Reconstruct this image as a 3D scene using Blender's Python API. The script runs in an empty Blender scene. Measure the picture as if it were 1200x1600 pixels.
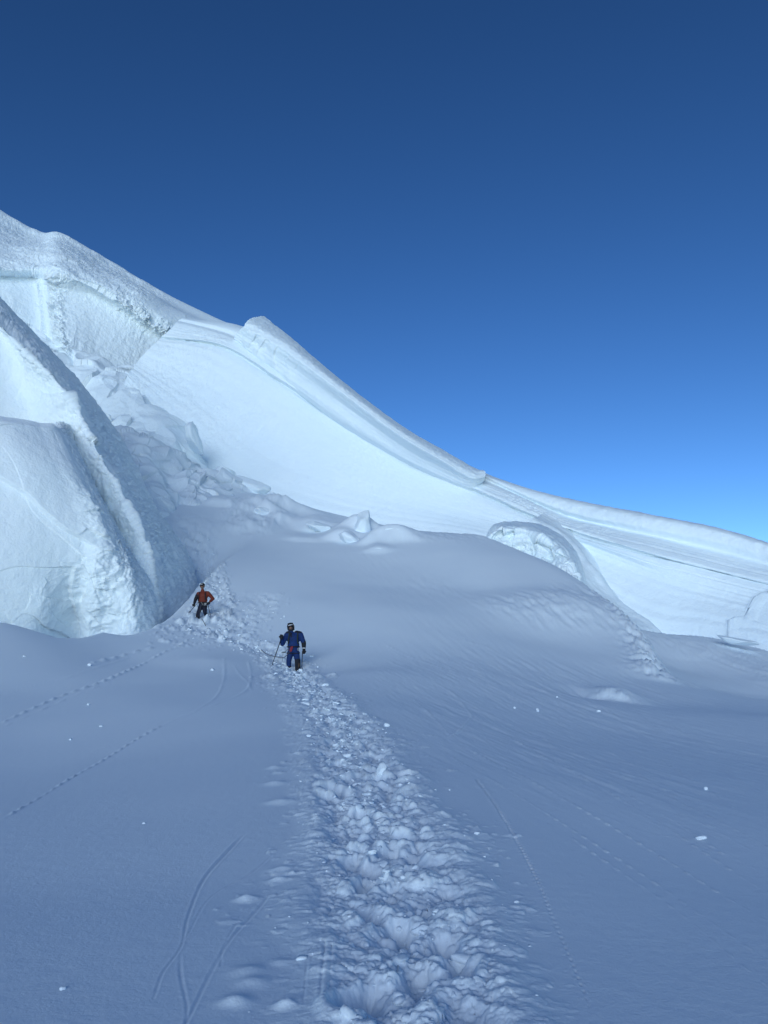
import bpy, bmesh, math, random
import numpy as np
from mathutils import Vector, Matrix
R = math.radians
random.seed(7); rng = np.random.default_rng(11)
S = bpy.context.scene
C = S.collection

# ------------------------------------------------------------ camera
PITCH = R(12.0); F = 1155.0; CAMZ = 1.6
cd = bpy.data.cameras.new('camera'); cam = bpy.data.objects.new('camera', cd); C.objects.link(cam)
cd.sensor_fit = 'VERTICAL'; cd.sensor_height = 24.0; cd.lens = 24.0 * F / 1600.0
cd.clip_start = 0.05; cd.clip_end = 20000
cam.location = (0, 0, CAMZ); cam.rotation_euler = (R(90) + PITCH, 0, 0)
S.camera = cam
# ------------------------------------------------------------ world
SUN_EL, SUN_AZ = R(12), R(192)      # azimuth clockwise from +Y (behind the camera, a touch left)
w = bpy.data.worlds.new('World'); S.world = w; w.use_nodes = True
nt = w.node_tree; bg = nt.nodes['Background']
sky = nt.nodes.new('ShaderNodeTexSky'); sky.sky_type = 'NISHITA'; sky.sun_disc = False
sky.sun_elevation = SUN_EL; sky.sun_rotation = SUN_AZ
sky.altitude = 3800; sky.air_density = 1.0; sky.dust_density = 0.0; sky.ozone_density = 1.6
gm = nt.nodes.new('ShaderNodeGamma'); gm.inputs['Gamma'].default_value = 1.34
hs = nt.nodes.new('ShaderNodeHueSaturation'); hs.inputs['Hue'].default_value = 0.5038; hs.inputs['Saturation'].default_value = 1.12; hs.inputs['Value'].default_value = 0.58
nt.links.new(sky.outputs[0], gm.inputs['Color']); nt.links.new(gm.outputs[0], hs.inputs['Color']); nt.links.new(hs.outputs[0], bg.inputs['Color'])
bg.inputs['Strength'].default_value = 0.15
# ------------------------------------------------------------ sun (whole scene lies in shade: broad soft glow of the bright horizon behind the camera)
sl = bpy.data.lights.new('sun', 'SUN'); sl.energy = 1.5; sl.angle = R(40); sl.color = (0.84, 0.94, 1.0)
sun = bpy.data.objects.new('sun', sl); C.objects.link(sun)
sd = Vector((math.sin(SUN_AZ) * math.cos(SUN_EL), math.cos(SUN_AZ) * math.cos(SUN_EL), math.sin(SUN_EL)))
sun.rotation_euler = sd.to_track_quat('Z', 'Y').to_euler(); sun.location = (0, -20, 30)
S.view_settings.view_transform = 'Standard'; S.view_settings.look = 'None'
S.view_settings.exposure = 0.22; S.view_settings.gamma = 1.0
S.cycles.max_bounces = 6; S.cycles.diffuse_bounces = 4

# ------------------------------------------------------------ helpers
def P(px, py, Y):
    """photograph pixel + distance north -> world point"""
    px = np.asarray(px, float); py = np.asarray(py, float); Y = np.asarray(Y, float)
    u = (px - 600) / F; v = (800 - py) / F
    dy = math.cos(PITCH) - v * math.sin(PITCH); dz = math.sin(PITCH) + v * math.cos(PITCH)
    k = Y / dy
    return np.stack([u * k, Y + 0 * k, CAMZ + dz * k], -1)

_perm = rng.permutation(256).astype(np.int32); _perm = np.concatenate([_perm, _perm, _perm[:2]])
_grad = rng.normal(size=(256, 3)); _grad /= np.linalg.norm(_grad, axis=1)[:, None]
def perlin(p):
    p = np.asarray(p, dtype=np.float64); sh = p.shape[:-1]; p = p.reshape(-1, 3)
    out = np.empty(len(p))
    for a in range(0, len(p), 200000):
        q = p[a:a + 200000]; i = np.floor(q).astype(np.int64); f = q - i; i &= 255
        w_ = f * f * f * (f * (f * 6 - 15) + 10); r = 0
        for dx in (0, 1):
            X = (i[:, 0] + dx) & 255; wx = w_[:, 0] if dx else 1 - w_[:, 0]
            for dy in (0, 1):
                Yh = _perm[X] + ((i[:, 1] + dy) & 255); wy = w_[:, 1] if dy else 1 - w_[:, 1]
                for dz in (0, 1):
                    h = _perm[(_perm[Yh & 255] + ((i[:, 2] + dz) & 255)) & 255]
                    g = _grad[h]; wz = w_[:, 2] if dz else 1 - w_[:, 2]
                    r = r + wx * wy * wz * (g[:, 0] * (f[:, 0] - dx) + g[:, 1] * (f[:, 1] - dy) + g[:, 2] * (f[:, 2] - dz))
        out[a:a + 200000] = r
    return out.reshape(sh) * 1.5
def fbm(p, octs=4, gain=0.5, ridged=False):
    a = 1.0; s = 0; t = 0; p = np.asarray(p, float)
    for k in range(octs):
        n = perlin(p + 17.3 * k)
        if ridged: n = 1 - 2 * np.abs(n)
        s = s + a * n; t += a; a *= gain; p = p * 2.03
    return s / t
def sst(a, b, x):
    t = np.clip((x - a) / (b - a), 0, 1); return t * t * (3 - 2 * t)
def xy3(x, y, sx=1.0, sy=1.0, z=0.0):
    return np.stack([x * sx, y * sy, np.full_like(x, z)], -1)
def worley(x, y, seed=0, vec=False):
    """2-D cells: distance to the nearest feature point, its random value and a second one"""
    ix = np.floor(x).astype(np.int64); iy = np.floor(y).astype(np.int64)
    best = np.full(x.shape, 9.0); rv = np.zeros(x.shape); rv2 = np.zeros(x.shape); vx = np.zeros(x.shape); vy = np.zeros(x.shape)
    for dx in (-1, 0, 1):
        for dy in (-1, 0, 1):
            cx = ix + dx; cy = iy + dy
            h = (cx * 374761393 + cy * 668265263 + seed * 1274126177) & 0xffffffff
            h = ((h ^ (h >> 13)) * 1274126177) & 0xffffffff; h = h ^ (h >> 16)
            a = (h & 0x3ff) / 1023.0; b = ((h >> 10) & 0x3ff) / 1023.0; c = ((h >> 20) & 0x3ff) / 1023.0
            d = np.hypot(cx + a - x, cy + b - y); m = d < best
            best = np.where(m, d, best); rv = np.where(m, c, rv); rv2 = np.where(m, (a * 7.3 + b * 3.1) % 1, rv2)
            if vec: vx = np.where(m, x - cx - a, vx); vy = np.where(m, y - cy - b, vy)
    return (best, rv, rv2, vx, vy) if vec else (best, rv, rv2)

def crom(vals, t):
    n_ = len(vals); i = np.clip(np.floor(t).astype(int), 0, n_ - 2); s = (t - i)[:, None, None]
    g = lambda j: vals[np.clip(j, 0, n_ - 1)]
    p0 = np.where((i == 0)[:, None, None], 2 * vals[0] - vals[1], g(i - 1)); p1 = g(i); p2 = g(i + 1); p3 = np.where((i == n_ - 2)[:, None, None], 2 * vals[-1] - vals[-2], g(i + 2))
    return .5 * (2 * p1 + (p2 - p0) * s + (2 * p0 - 5 * p1 + 4 * p2 - p3) * s**2 + (3 * p1 - p0 - 3 * p2 + p3) * s**3)
def facets(a, b, cell, seed):
    wa = a / cell + .30 * perlin(np.stack([a / cell, b / cell, 0 * a + seed], -1)); wb = b / cell + .30 * perlin(np.stack([a / cell + 31, b / cell, 0 * a + seed], -1))
    f_, r1, r2, vx, vy = worley(wa, wb, seed, True); return cell * ((r1 - .5) * 1.5 * vx + (r2 - .5) * 1.5 * vy + .30 * (r1 - .5))
def tag(o, label=None, cat=None, group=None, kind=None):
    if label: o['label'] = label
    if cat: o['category'] = cat
    if group: o['group'] = group
    if kind: o['kind'] = kind
    return o
def empty(name, loc=(0, 0, 0), rz=0.0):
    o = bpy.data.objects.new(name, None); C.objects.link(o); o.location = loc; o.rotation_euler = (0, 0, rz)
    o.empty_display_size = 0.3; return o
def grid_mesh(name, pts, mat, closed_u=False, parent=None):
    """pts: (rows, cols, 3)"""
    n, m = pts.shape[:2]; me = bpy.data.meshes.new(name)
    me.vertices.add(n * m); me.vertices.foreach_set('co', pts.reshape(-1).astype(np.float32))
    mc = m if closed_u else m - 1
    i = np.arange(n - 1)[:, None]; j = np.arange(mc)[None, :]; j2 = (j + 1) % m
    q = np.stack([i * m + j, i * m + j2, (i + 1) * m + j2, (i + 1) * m + j], -1).reshape(-1, 4)
    nf = len(q); me.loops.add(nf * 4); me.loops.foreach_set('vertex_index', q.reshape(-1).astype(np.int32))
    me.polygons.add(nf); me.polygons.foreach_set('loop_start', np.arange(0, nf * 4, 4, dtype=np.int32))
    me.polygons.foreach_set('use_smooth', np.ones(nf, bool))
    me.update(calc_edges=True); me.validate()
    me.materials.append(mat)
    o = bpy.data.objects.new(name, me); C.objects.link(o)
    if parent: o.parent = parent
    return o
def raw_mesh(name, verts, faces, mat, parent=None, smooth=True):
    me = bpy.data.meshes.new(name); me.from_pydata([tuple(v) for v in verts], [], faces)
    if smooth: me.polygons.foreach_set('use_smooth', [True] * len(me.polygons))
    me.update(); me.materials.append(mat)
    o = bpy.data.objects.new(name, me); C.objects.link(o)
    if parent: o.parent = parent
    return o

# ------------------------------------------------------------ materials
def mat(name, col, rough=0.7, spec=0.3, metal=0.0, noise=None, bump=None, sss=0.0):
    """noise=(scale, amount) colour mottling; bump=[(scale, distance), ...] in object metres"""
    m = bpy.data.materials.new(name); m.use_nodes = True; t = m.node_tree; b = t.nodes['Principled BSDF']
    b.inputs['Base Color'].default_value = (*col, 1); b.inputs['Roughness'].default_value = rough
    b.inputs['Metallic'].default_value = metal; b.inputs['Specular IOR Level'].default_value = spec
    tc = t.nodes.new('ShaderNodeTexCoord')
    if noise:
        n = t.nodes.new('ShaderNodeTexNoise'); n.inputs['Scale'].default_value = noise[0]; n.inputs['Detail'].default_value = 5
        mx = t.nodes.new('ShaderNodeMix'); mx.data_type = 'RGBA'
        mx.inputs[6].default_value = (*col, 1); mx.inputs[7].default_value = (*noise[1], 1)
        t.links.new(tc.outputs['Object'], n.inputs['Vector'])
        cr = t.nodes.new('ShaderNodeMapRange'); cr.inputs[1].default_value = 0.35; cr.inputs[2].default_value = 0.65
        t.links.new(n.outputs[0], cr.inputs[0]); t.links.new(cr.outputs[0], mx.inputs[0]); t.links.new(mx.outputs[2], b.inputs['Base Color'])
    prev = None
    for sc, dist in (bump or []):
        n = t.nodes.new('ShaderNodeTexNoise'); n.inputs['Scale'].default_value = sc; n.inputs['Detail'].default_value = 6
        n.inputs['Roughness'].default_value = 0.65
        bp = t.nodes.new('ShaderNodeBump'); bp.inputs['Distance'].default_value = dist; bp.inputs['Strength'].default_value = 1
        t.links.new(tc.outputs['Object'], n.inputs['Vector']); t.links.new(n.outputs[0], bp.inputs['Height'])
        if prev: t.links.new(prev.outputs[0], bp.inputs['Normal'])
        prev = bp
    if prev: t.links.new(prev.outputs[0], b.inputs['Normal'])
    return m
M_SNOW = mat('snow', (0.79, 0.86, 0.91), 0.75, 0.2, noise=(0.35, (0.77, 0.845, 0.90)), bump=[(45, 0.004), (9, 0.004)])
M_WALL = mat('firn_wall', (0.83, 0.91, 0.95), 0.65, 0.2, noise=(0.12, (0.79, 0.88, 0.93)), bump=[(3.0, 0.05)])
M_SERAC = mat('serac_ice', (0.85, 0.91, 0.95), 0.6, 0.25, noise=(0.12, (0.79, 0.88, 0.91)), bump=[(3.0, 0.035), (12, 0.012)])
M_ICE = mat('clear_ice', (0.76, 0.88, 0.93), 0.4, 0.4, noise=(0.8, (0.82, 0.90, 0.94)), bump=[(3.0, 0.04)])

# ------------------------------------------------------------ snow field
ctrl = []
def cp(px, py, Y, dz=0.0, dy=0.0):
    p = P(px, py, Y); k = (Y + dy) / Y; ctrl.append((p[0] * k, p[1] * k, p[2] - dz))
def wp(x, y, z): ctrl.append((x, y, z))
for x in (-12, -6, 0, 6, 12):
    wp(x, -8, -0.8); wp(x, 0, 0.0 - 0.002 * abs(x)); wp(x, 3.5, 0.03)
for a in [(600, 1300, 7.4), (0, 1400, 6), (1200, 1400, 6), (0, 1200, 12.5), (300, 1200, 11.2), (600, 1200, 10.8), (900, 1200, 11.5), (1200, 1200, 13),
          (0, 1080, 19), (200, 1100, 18), (400, 1110, 17), (600, 1110, 17), (800, 1130, 17), (1000, 1150, 17), (1200, 1120, 20),
          (200, 1030, 25), (330, 1030, 25.5), (458, 1052, 25.5), (600, 1050, 24), (720, 1070, 22.5), (850, 1080, 23), (960, 1090, 24),
          (312, 969, 33), (0, 975, 24), (80, 998, 24.5), (150, 992, 27), (200, 975, 30), (250, 925, 36), (290, 870, 43), (275, 800, 56),
          (400, 960, 34), (450, 900, 42), (400, 850, 51), (600, 950, 35), (600, 880, 47), (500, 830, 58), (750, 1000, 31), (750, 920, 41),
          (850, 1000, 33), (900, 940, 38),
          (350, 765, 68), (430, 778, 70), (570, 815, 66), (640, 832, 63), (760, 848, 56), (870, 890, 48), (950, 950, 41), (1000, 1005, 35.5), (1022, 1056, 30),
          (1060, 1060, 31), (1100, 1080, 28), (1200, 1070, 34)]:
    cp(*a)
# hollow behind the mound, then up to the foot of the wall
cp(760, 848, 56, 1.2, 6); cp(640, 832, 63, .6, 5); cp(820, 868, 52); cp(910, 915, 44.5)
for a in [(1010, 980, 56), (1100, 988, 54), (1210, 1014, 52), (1060, 1003, 46), (1130, 1030, 43), (1210, 1066, 39)]: cp(*a)
wp(-60, -30, -6); wp(60, -30, -9); wp(0, -40, -9); wp(60, 10, -3.5); wp(-50, 10, 1.0); wp(-50, 40, 4); wp(70, 50, 0); wp(-40, 80, 18); wp(0, 95, 19); wp(40, 90, 6); wp(80, 90, 0)
ctrl = np.array(ctrl)
def tps(r): return np.where(r > 1e-9, r * r * np.log(np.maximum(r, 1e-9)), 0)
CX = ctrl[:, :2] / 30.0; n = len(CX)
K = tps(np.linalg.norm(CX[:, None] - CX[None], axis=2)) + np.eye(n) * 2e-5
Pm = np.c_[np.ones(n), CX]; A = np.zeros((n + 3, n + 3)); A[:n, :n] = K; A[:n, n:] = Pm; A[n:, :n] = Pm.T
sol = np.linalg.solve(A, np.r_[ctrl[:, 2], 0, 0, 0])
CR = np.array([P(px, py, Y)[:2] for px, py, Y in [(1022, 1056, 30), (1012, 1030, 32.5), (1000, 1005, 35.5), (950, 950, 41), (910, 915, 44.5), (870, 890, 48), (820, 868, 52), (760, 848, 56)]])
LIP = np.array([P(px, py, Y)[:2] for px, py, Y in [(-300, 900, 20), (-120, 940, 22), (0, 975, 24), (80, 998, 24.5), (120, 997, 25.6), (152, 991, 27.2)]])
def smooth_ground(x, y):
    x = np.asarray(x, float); y = np.asarray(y, float); sh = x.shape; xf = x.ravel(); yf = y.ravel()
    r = np.hypot(xf, yf); s = np.minimum(1, 110 / np.maximum(r, 1e-6)); xc = xf * s / 30; yc = yf * s / 30
    z = sol[n] + sol[n + 1] * xc + sol[n + 2] * yc
    for k in range(n):
        z = z + sol[k] * tps(np.hypot(xc - CX[k, 0], yc - CX[k, 1]))
    z = z - np.maximum(r - 110, 0) * 0.35                       # the mountain falls away beyond the ridge
    # open moat behind the lip at the foot of the left serac
    t = np.full(xf.shape, np.interp(xf, LIP[:, 0], LIP[:, 1]))
    d = yf - t; m = sst(0.3, 4.0, d) * (1 - sst(LIP[-1, 0] - 1.5, LIP[-1, 0] + 1.2, xf)) * sst(-40, -24, xf)
    z = z - 4.5 * m * (1 - sst(40, 55, yf))
    # steep lee side of the mound
    xc_ = np.interp(yf, CR[:, 1], CR[:, 0]); d = xf - xc_; Aq = np.interp(yf, [28.5, 31, 35, 41, 48, 56, 64], [0, .8, 1.5, 2.0, 2.2, 1.6, 0])
    z = z - Aq * sst(-.1, 2.0, d) * (1 - .75 * sst(3, 12, d)) + .25 * (Aq > 0) * np.minimum(Aq, 1) * np.exp(-((d + .8) / 1.6) ** 2)
    return z.reshape(sh)
def ground_pt(px, py):
    Y = np.r_[np.linspace(1.5, 20, 500), np.linspace(20.05, 90, 1200)]
    p = P(np.full_like(Y, px), np.full_like(Y, py), Y); g = smooth_ground(p[:, 0], p[:, 1]); below = np.where(p[:, 2] < g)[0]
    if len(below) == 0: return p[-1]
    k = below[0]; k0 = max(k - 1, 0); a = p[k0, 2] - g[k0]; b = p[k, 2] - g[k]; t = a / (a - b + 1e-9)
    return p[k0] * (1 - t) + p[k] * t

def path_world(pp): return np.array([ground_pt(a, b) for a, b in pp])
def resample(w_, step):
    d = np.r_[0, np.cumsum(np.linalg.norm(np.diff(w_[:, :2], axis=0), axis=1))]; s = np.arange(0, d[-1], step)
    return np.stack([np.interp(s, d, w_[:, k]) for k in range(w_.shape[1])], -1), s
def dist_path(x, y, w_):
    best = np.full(x.shape, 99.0); arc = np.zeros(x.shape); side = np.zeros(x.shape); acc = 0
    for a, b in zip(w_[:-1], w_[1:]):
        dx, dy = b[0] - a[0], b[1] - a[1]; L = math.hypot(dx, dy)
        if L < 1e-6: continue
        t = np.clip(((x - a[0]) * dx + (y - a[1]) * dy) / (L * L), 0, 1)
        ex = x - a[0] - t * dx; ey = y - a[1] - t * dy; d = np.hypot(ex, ey); m = d < best
        best = np.where(m, d, best); arc = np.where(m, acc + t * L, arc); side = np.where(m, np.sign(dx * ey - dy * ex), side); acc += L
    return best, arc, side

RD = np.array([P(px, py, Y)[:2] for px, py, Y in [(1030, 995, 52), (1100, 1022, 46), (1200, 1066, 37.5), (1330, 1110, 33)]])
DR = [(ground_pt(px, py)[:2], am, rx_, ry_) for px, py, am, rx_, ry_ in [(492, 826, .75, 1.7, 3.5), (536, 842, .8, 1.5, 3.0), (562, 834, 1.3, 1.5, 3.5), (617, 845, 1.1, 1.7, 3.2), (585, 850, .35, 1.0, 2), (593, 862, .3, .9, 2),
      (413, 800, .8, 1.6, 3.0), (455, 800, .8, 2.0, 3.0), (390, 826, .35, 1.3, 2.2), (470, 845, .25, 1.3, 2.0), (340, 790, .6, 1.6, 3), (437, 815, .4, 1.2, 2)]]
T1 = path_world([(665, 1598), (648, 1500), (620, 1400), (592, 1300), (560, 1210), (540, 1140), (505, 1100), (465, 1065), (455, 1045)])
T1 = np.vstack([[T1[0, 0] + .12, 0.8, 0], T1])
T2 = path_world([(455, 1045), (425, 1018), (380, 1003), (335, 990), (300, 980)])
T3 = path_world([(318, 968), (338, 940), (330, 905), (318, 870), (300, 835)])
T4 = path_world([(345, 985), (390, 965), (410, 935)])
lines = []   # (world path, width in picture px, relative height (+ ridge / - groove), dash period m or 0)
def mark(pp, wpx, rel, dash=0.0): lines.append((path_world(pp), wpx, rel, dash))
mark([(0, 1130), (90, 1090), (170, 1062), (245, 1025), (290, 1005)], 3.2, .8, .5)
mark([(0, 1138), (90, 1098), (170, 1066)], 2.2, .4, .9)
mark([(0, 1084), (60, 1070), (110, 1058), (145, 1045), (200, 1028)], 2.5, .35, 0)
mark([(140, 1036), (200, 1022), (240, 1012)], 4, .7, .7)
mark([(0, 1282), (60, 1245), (120, 1210), (200, 1165), (250, 1138)], 2.4, .8, .30)
mark([(250, 1138), (290, 1120), (340, 1102), (385, 1080), (392, 1055), (388, 1035)], 2.8, .35, 0)
mark([(120, 1183), (220, 1150), (300, 1118)], 2.4, .25, 0)
mark([(300, 1118), (338, 1090), (350, 1060), (350, 1030)], 2.8, .35, 0)
mark([(365, 1040), (385, 1065), (392, 1080)], 2.6, .3, 0)
mark([(930, 1598), (905, 1530), (870, 1450), (840, 1380), (810, 1320), (775, 1260), (745, 1220)], 3.4, -1.1, .085)
mark([(880, 1470), (820, 1410), (760, 1380)], 2.0, .35, .1)
mark([(385, 1300), (360, 1325), (320, 1370), (295, 1430), (283, 1480), (255, 1520), (240, 1560)], 3.0, -.9, 0)
mark([(283, 1480), (282, 1520), (292, 1570), (290, 1600)], 3.5, -.6, 0)
mark([(430, 1330), (395, 1360), (330, 1400), (295, 1460), (283, 1480)], 2.4, -.6, 0)
mark([(430, 1390), (395, 1430), (360, 1470), (330, 1520), (305, 1570), (290, 1600)], 4.0, -.8, 0)
mark([(380, 1425), (350, 1480), (345, 1510)], 3.0, -.5, 0)
mark([(340, 1412), (400, 1418), (440, 1412), (480, 1390)], 2.6, .8, 0)
mark([(497, 1600), (504, 1520), (508, 1480)], 4.0, -.9, 0)
mark([(513, 1600), (516, 1520), (519, 1485)], 4.0, -.9, 0)
mark([(472, 1600), (478, 1530), (485, 1490), (520, 1470)], 2.4, -.6, 0)
mark([(620, 1140), (680, 1152), (710, 1150), (738, 1120)], 2.8, .8, .22)
mark([(645, 1090), (680, 1125), (702, 1150)], 2.4, .5, .3)
mark([(700, 1075), (720, 1095), (738, 1120)], 2.4, .6, .22)
mark([(930, 1270), (1010, 1300), (1090, 1310)], 2, .3, .3)
for k_ in range(46):
    x0 = random.uniform(560, 1000); y0 = 985 + (x0 - 560) * .30 + random.uniform(-40, 130); L_ = random.uniform(120, 420); sl_ = random.uniform(.46, .60)
    if y0 > 1040 and x0 < 640: continue
    b_ = (x0 + L_, y0 + L_ * sl_); m_ = (x0 + L_ / 2 + random.uniform(-5, 5), y0 + L_ * sl_ / 2 - random.uniform(0, 12))
    mark([(x0, y0), m_, b_], random.uniform(1.4, 2.4), random.uniform(.15, .55), random.choice([0, .2, .3, .4]))
for p0_, p1_ in (((730, 1170), (1200, 1440)), ((790, 1150), (1200, 1395)), ((700, 1180), (1200, 1500)), ((880, 1300), (1200, 1540))):
    mark([p0_, ((p0_[0] + p1_[0]) / 2, (p0_[1] + p1_[1]) / 2 - 8), p1_], 2.2, .7, .22)

# footprints in the trodden trail
foot = []
t1r, s1 = resample(T1, 0.30)
for k, (p, s) in enumerate(zip(t1r, s1)):
    if k >= len(t1r) - 1: break
    d = t1r[k + 1] - p; L = math.hypot(d[0], d[1]) + 1e-6; nx, ny = -d[1] / L, d[0] / L
    for lane in ((-.26, .24) if s > 4 else (-.13, .13)):
        if random.random() < .55:
            o = lane + random.gauss(0, .06); foot.append((p[0] + nx * o + d[0] * random.random() * .6, p[1] + ny * o + d[1] * random.random() * .6,
                         math.atan2(d[1], d[0]) + random.gauss(0, .3), random.uniform(.15, .21), random.uniform(.08, .11), random.uniform(.05, .10)))
# named holes seen in the picture
for px, py, dep in [(622, 1452, .16), (575, 1380, .155), (578, 1560, .18), (655, 1530, .10), (690, 1480, .10), (610, 1330, .12), (560, 1275, .22), (630, 1215, .2), (520, 1235, .18)]:
    g = ground_pt(px, py); foot.append((g[0], g[1], 1.6 + random.uniform(-.3, .3), .17, .12, dep))

def detail(x, y):
    """everything small on the snow surface, metres of height at world x, y"""
    x = np.asarray(x, float); y = np.asarray(y, float); h = np.zeros(x.shape); r = np.hypot(x, y)
    # broad undulation
    h += 0.10 * perlin(xy3(x, y, .11, .11)) * sst(6, 20, r) + 0.020 * perlin(xy3(x, y, .45, .45, 3.1))
    # wind texture on the right hand slope, grain running down to the right
    a = R(-75); u = x * math.cos(a) + y * math.sin(a); v = -x * math.sin(a) + y * math.cos(a)
    band = sst(-1.0, 3.0, x + 0.10 * y - 1.5) * sst(6, 12, y) * (1 - .85 * sst(24, 32, y))
    wt = fbm(xy3(u, v, .35, 3.0, 5.0), 5, .7)
    gate = sst(-.1, .5, perlin(xy3(u, v, .05, .22, 8.0)) + .2)
    h += band * gate * wt * (.010 + .0034 * y) + .55 * band * (.006 + .002 * y) * fbm(xy3(u, v, 1.2, 9.0, 6.0), 3, .7) * (1 - sst(24, 34, y))
    # sastrugi patches high on the mound (bright flecks)
    mp = sst(31, 36, y) * (1 - sst(56, 60, y)) * sst(-2, 6, x)
    wt2 = fbm(xy3(u, v, .45, 1.5, 15.0), 3, .6, True); h += mp * sst(.05, .6, perlin(xy3(x, y, .12, .12, 21.0)) + .1) * np.maximum(wt2 - .1, 0) * .16
    mp = sst(20, 24, x) * sst(34, 38, y) * (1 - sst(56, 60, y)); h += mp * np.maximum(fbm(xy3(u, v, .3, 2.2, 31.0), 3, .6, True), 0) * .16
    xc_ = np.interp(y, CR[:, 1], CR[:, 0]); dn = x - xc_; h += .32 * np.exp(-((dn - .2) / .9) ** 2) * 1.6 * sst(28.5, 30, y) * (1 - sst(40, 46, y)) * (fbm(xy3(x, y, 1.5, 1.1, 51.0), 4, .6, True) - .1)
    # fine grain
    h += .0022 * fbm(xy3(x, y, 7, 7, 1.0), 3, .6) * (1 - sst(15, 30, r))
    # line marks
    for wpth, width, hh, dash in lines:
        lo = wpth[:, :2].min(0) - 1; hi = wpth[:, :2].max(0) + 1
        m = (x > lo[0]) & (x < hi[0]) & (y > lo[1]) & (y < hi[1])
        if not m.any(): continue
        cs = crom(wpth[:, None, :], np.linspace(0, len(wpth) - 1, 10 * len(wpth)))[:, 0] if len(wpth) > 2 else wpth
        d0, _, _ = dist_path(x[m], y[m], wpth); mi = np.where(m)[0] if x.ndim == 1 else None
        sel = d0 < .8; m = mi[sel]; d, s, _ = dist_path(x[m], y[m], cs)
        d = d + .0016 * r[m] * perlin(xy3(x[m], y[m], 1.2, 1.2, 2.0)); width = np.maximum(width * .62 * r[m] / F, .006)
        g = np.exp(-(d / width) ** 2) - (.35 if hh < 0 else 0) * np.exp(-((d - 1.8 * width) / width) ** 2)
        if dash: g = g * (.35 if hh > 0 else 0) + 1.3 * g * sst(-.1, .6, np.sin(s * 2 * math.pi / dash) + .9 * perlin(xy3(s, s * 0, 1.3 / dash, 1, 2.0)))
        g = g * sst(0, .4, s) * sst(-.45, .1, perlin(xy3(s, s * 0, .5, 1, 7.0)) + .1); h[m] += np.where(y[m] < 6, .65, 1.25) * hh * width * g
    # trodden trail
    wob = perlin(xy3(x, y, .9, .9, 4.4)); wob2 = perlin(xy3(x, y, 3.5, 3.5, 6.4))
    def scatter(d, hw, s, amp, cell, dens, rimw=.5):
        """clods: flat-topped broken lumps, thinning out towards the edge"""
        nonlocal hm
        for q, (c, am) in enumerate(((cell, 1.0), (cell * .55, .6), (cell * .3, .35))):
            f, rv, rv2 = worley(xm / (c * 1.35) + .35 * perlin(xy3(xm, ym, 2 / c, 2 / c, 9.0)), ym / (c * 1.0), q + 3)
            thr = dens * (1 - sst(hw * .7, hw * 1.5 + .15 * wobm, d))
            on = (rv < thr); hm += on * amp * am * sst(.66, .12, f) * (.35 + .65 * rv2)
    m = (np.abs(y - 13) < 16) & (x > -7) & (x < 3)
    if m.any():
        xm, ym, wobm, wob2m = x[m], y[m], wob[m], wob2[m]
        d, s, side = dist_path(xm, ym, T1); hw = np.interp(ym, [0, 3, 5, 11, 18, 25], [.29, .34, .54, .68, .68, .64]); hm = np.zeros(d.shape)
        hw = hw * (1 + .22 * wobm); core = 1 - sst(hw * .55, hw * 1.05, d)
        rel = (1 - .0 * ym)
        hm -= core * .08
        hm += (1 - sst(hw * .9, hw * 1.6, d)) * .03
        rough = fbm(xy3(xm, ym, 3.2, 3.2, 12.0), 5, .55, True); hm += core * (rough - .1) * .042 * (1 + .05 * ym)
        big = fbm(xy3(xm + .12 * wob2m, ym + .12 * perlin(xy3(xm, ym, 3, 3, 77.0)), 2.4, 2.4, 14.0), 5, .5); hm += core * big * .12
        rim = np.zeros(d.shape); hole = np.zeros(d.shape)
        for fx, fy, fa, la, lb, dep in foot:
            named = dep > .15
            if fy < 6.5 and not named: dep = dep * 1.2; la = la * .9
            mm = np.abs(xm - fx) + np.abs(ym - fy) < .9
            if not mm.any(): continue
            ex = xm[mm] - fx + .07 * wob2m[mm]; ey = ym[mm] - fy + .08 * wobm[mm] - .05 * wob2m[mm]; k7 = .05 * perlin(xy3(xm[mm], ym[mm], 7, 7, 19.0)); ex = ex + k7; ey = ey - k7
            u_ = (ex * math.cos(fa) + ey * math.sin(fa)) / la; v_ = (-ex * math.sin(fa) + ey * math.cos(fa)) / lb
            q = np.hypot(u_, v_)
            hole[mm] = np.minimum(hole[mm], -dep * (1 - (sst(.45, 1.2, q) if named else sst(.2, 1.35, q))))
            rim[mm] = np.maximum(rim[mm], .30 * dep * np.exp(-((q - 1.45) / .35) ** 2))
        hm += (hole + .7 * rim * (.5 + .8 * np.abs(wob2m)))
        nearf = np.interp(ym, [3, 6, 12, 25], [.30, .5, .9, 1.25])
        keep = hm; hm = np.zeros(d.shape); scatter(d, hw, s, .042, .20, .42); scatter(d, hw * 1.3, s, .026, .13, .25); hm = keep + hm * nearf
        wx_ = xm + .10 * wob2m + .05 * perlin(xy3(xm, ym, 9, 9, 1.0)); wy_ = ym + .10 * perlin(xy3(xm, ym, 3.5, 3.5, 16.4)) + .05 * perlin(xy3(xm, ym, 9, 9, 11.0))
        for c_, q_, a_ in ((.30, 21, .26), (.12, 22, .22)):
            c_ = c_ * 1.0; f_, r1, r2, vx, vy = worley(wx_ / c_, wy_ / c_, q_, True)
            hm += core * a_ * c_ * ((r1 - .5) * 1.6 * vx + (r2 - .62) * 1.6 * vy) * sst(.75, .3, f_)
        hm += core * .014 * fbm(xy3(xm, ym, 14, 14, 3.0), 4, .65)
        hm *= sst(-.5, 1, ym) * np.interp(ym, [2, 5, 8], [.75, .85, 1]); h[m] += hm
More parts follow.
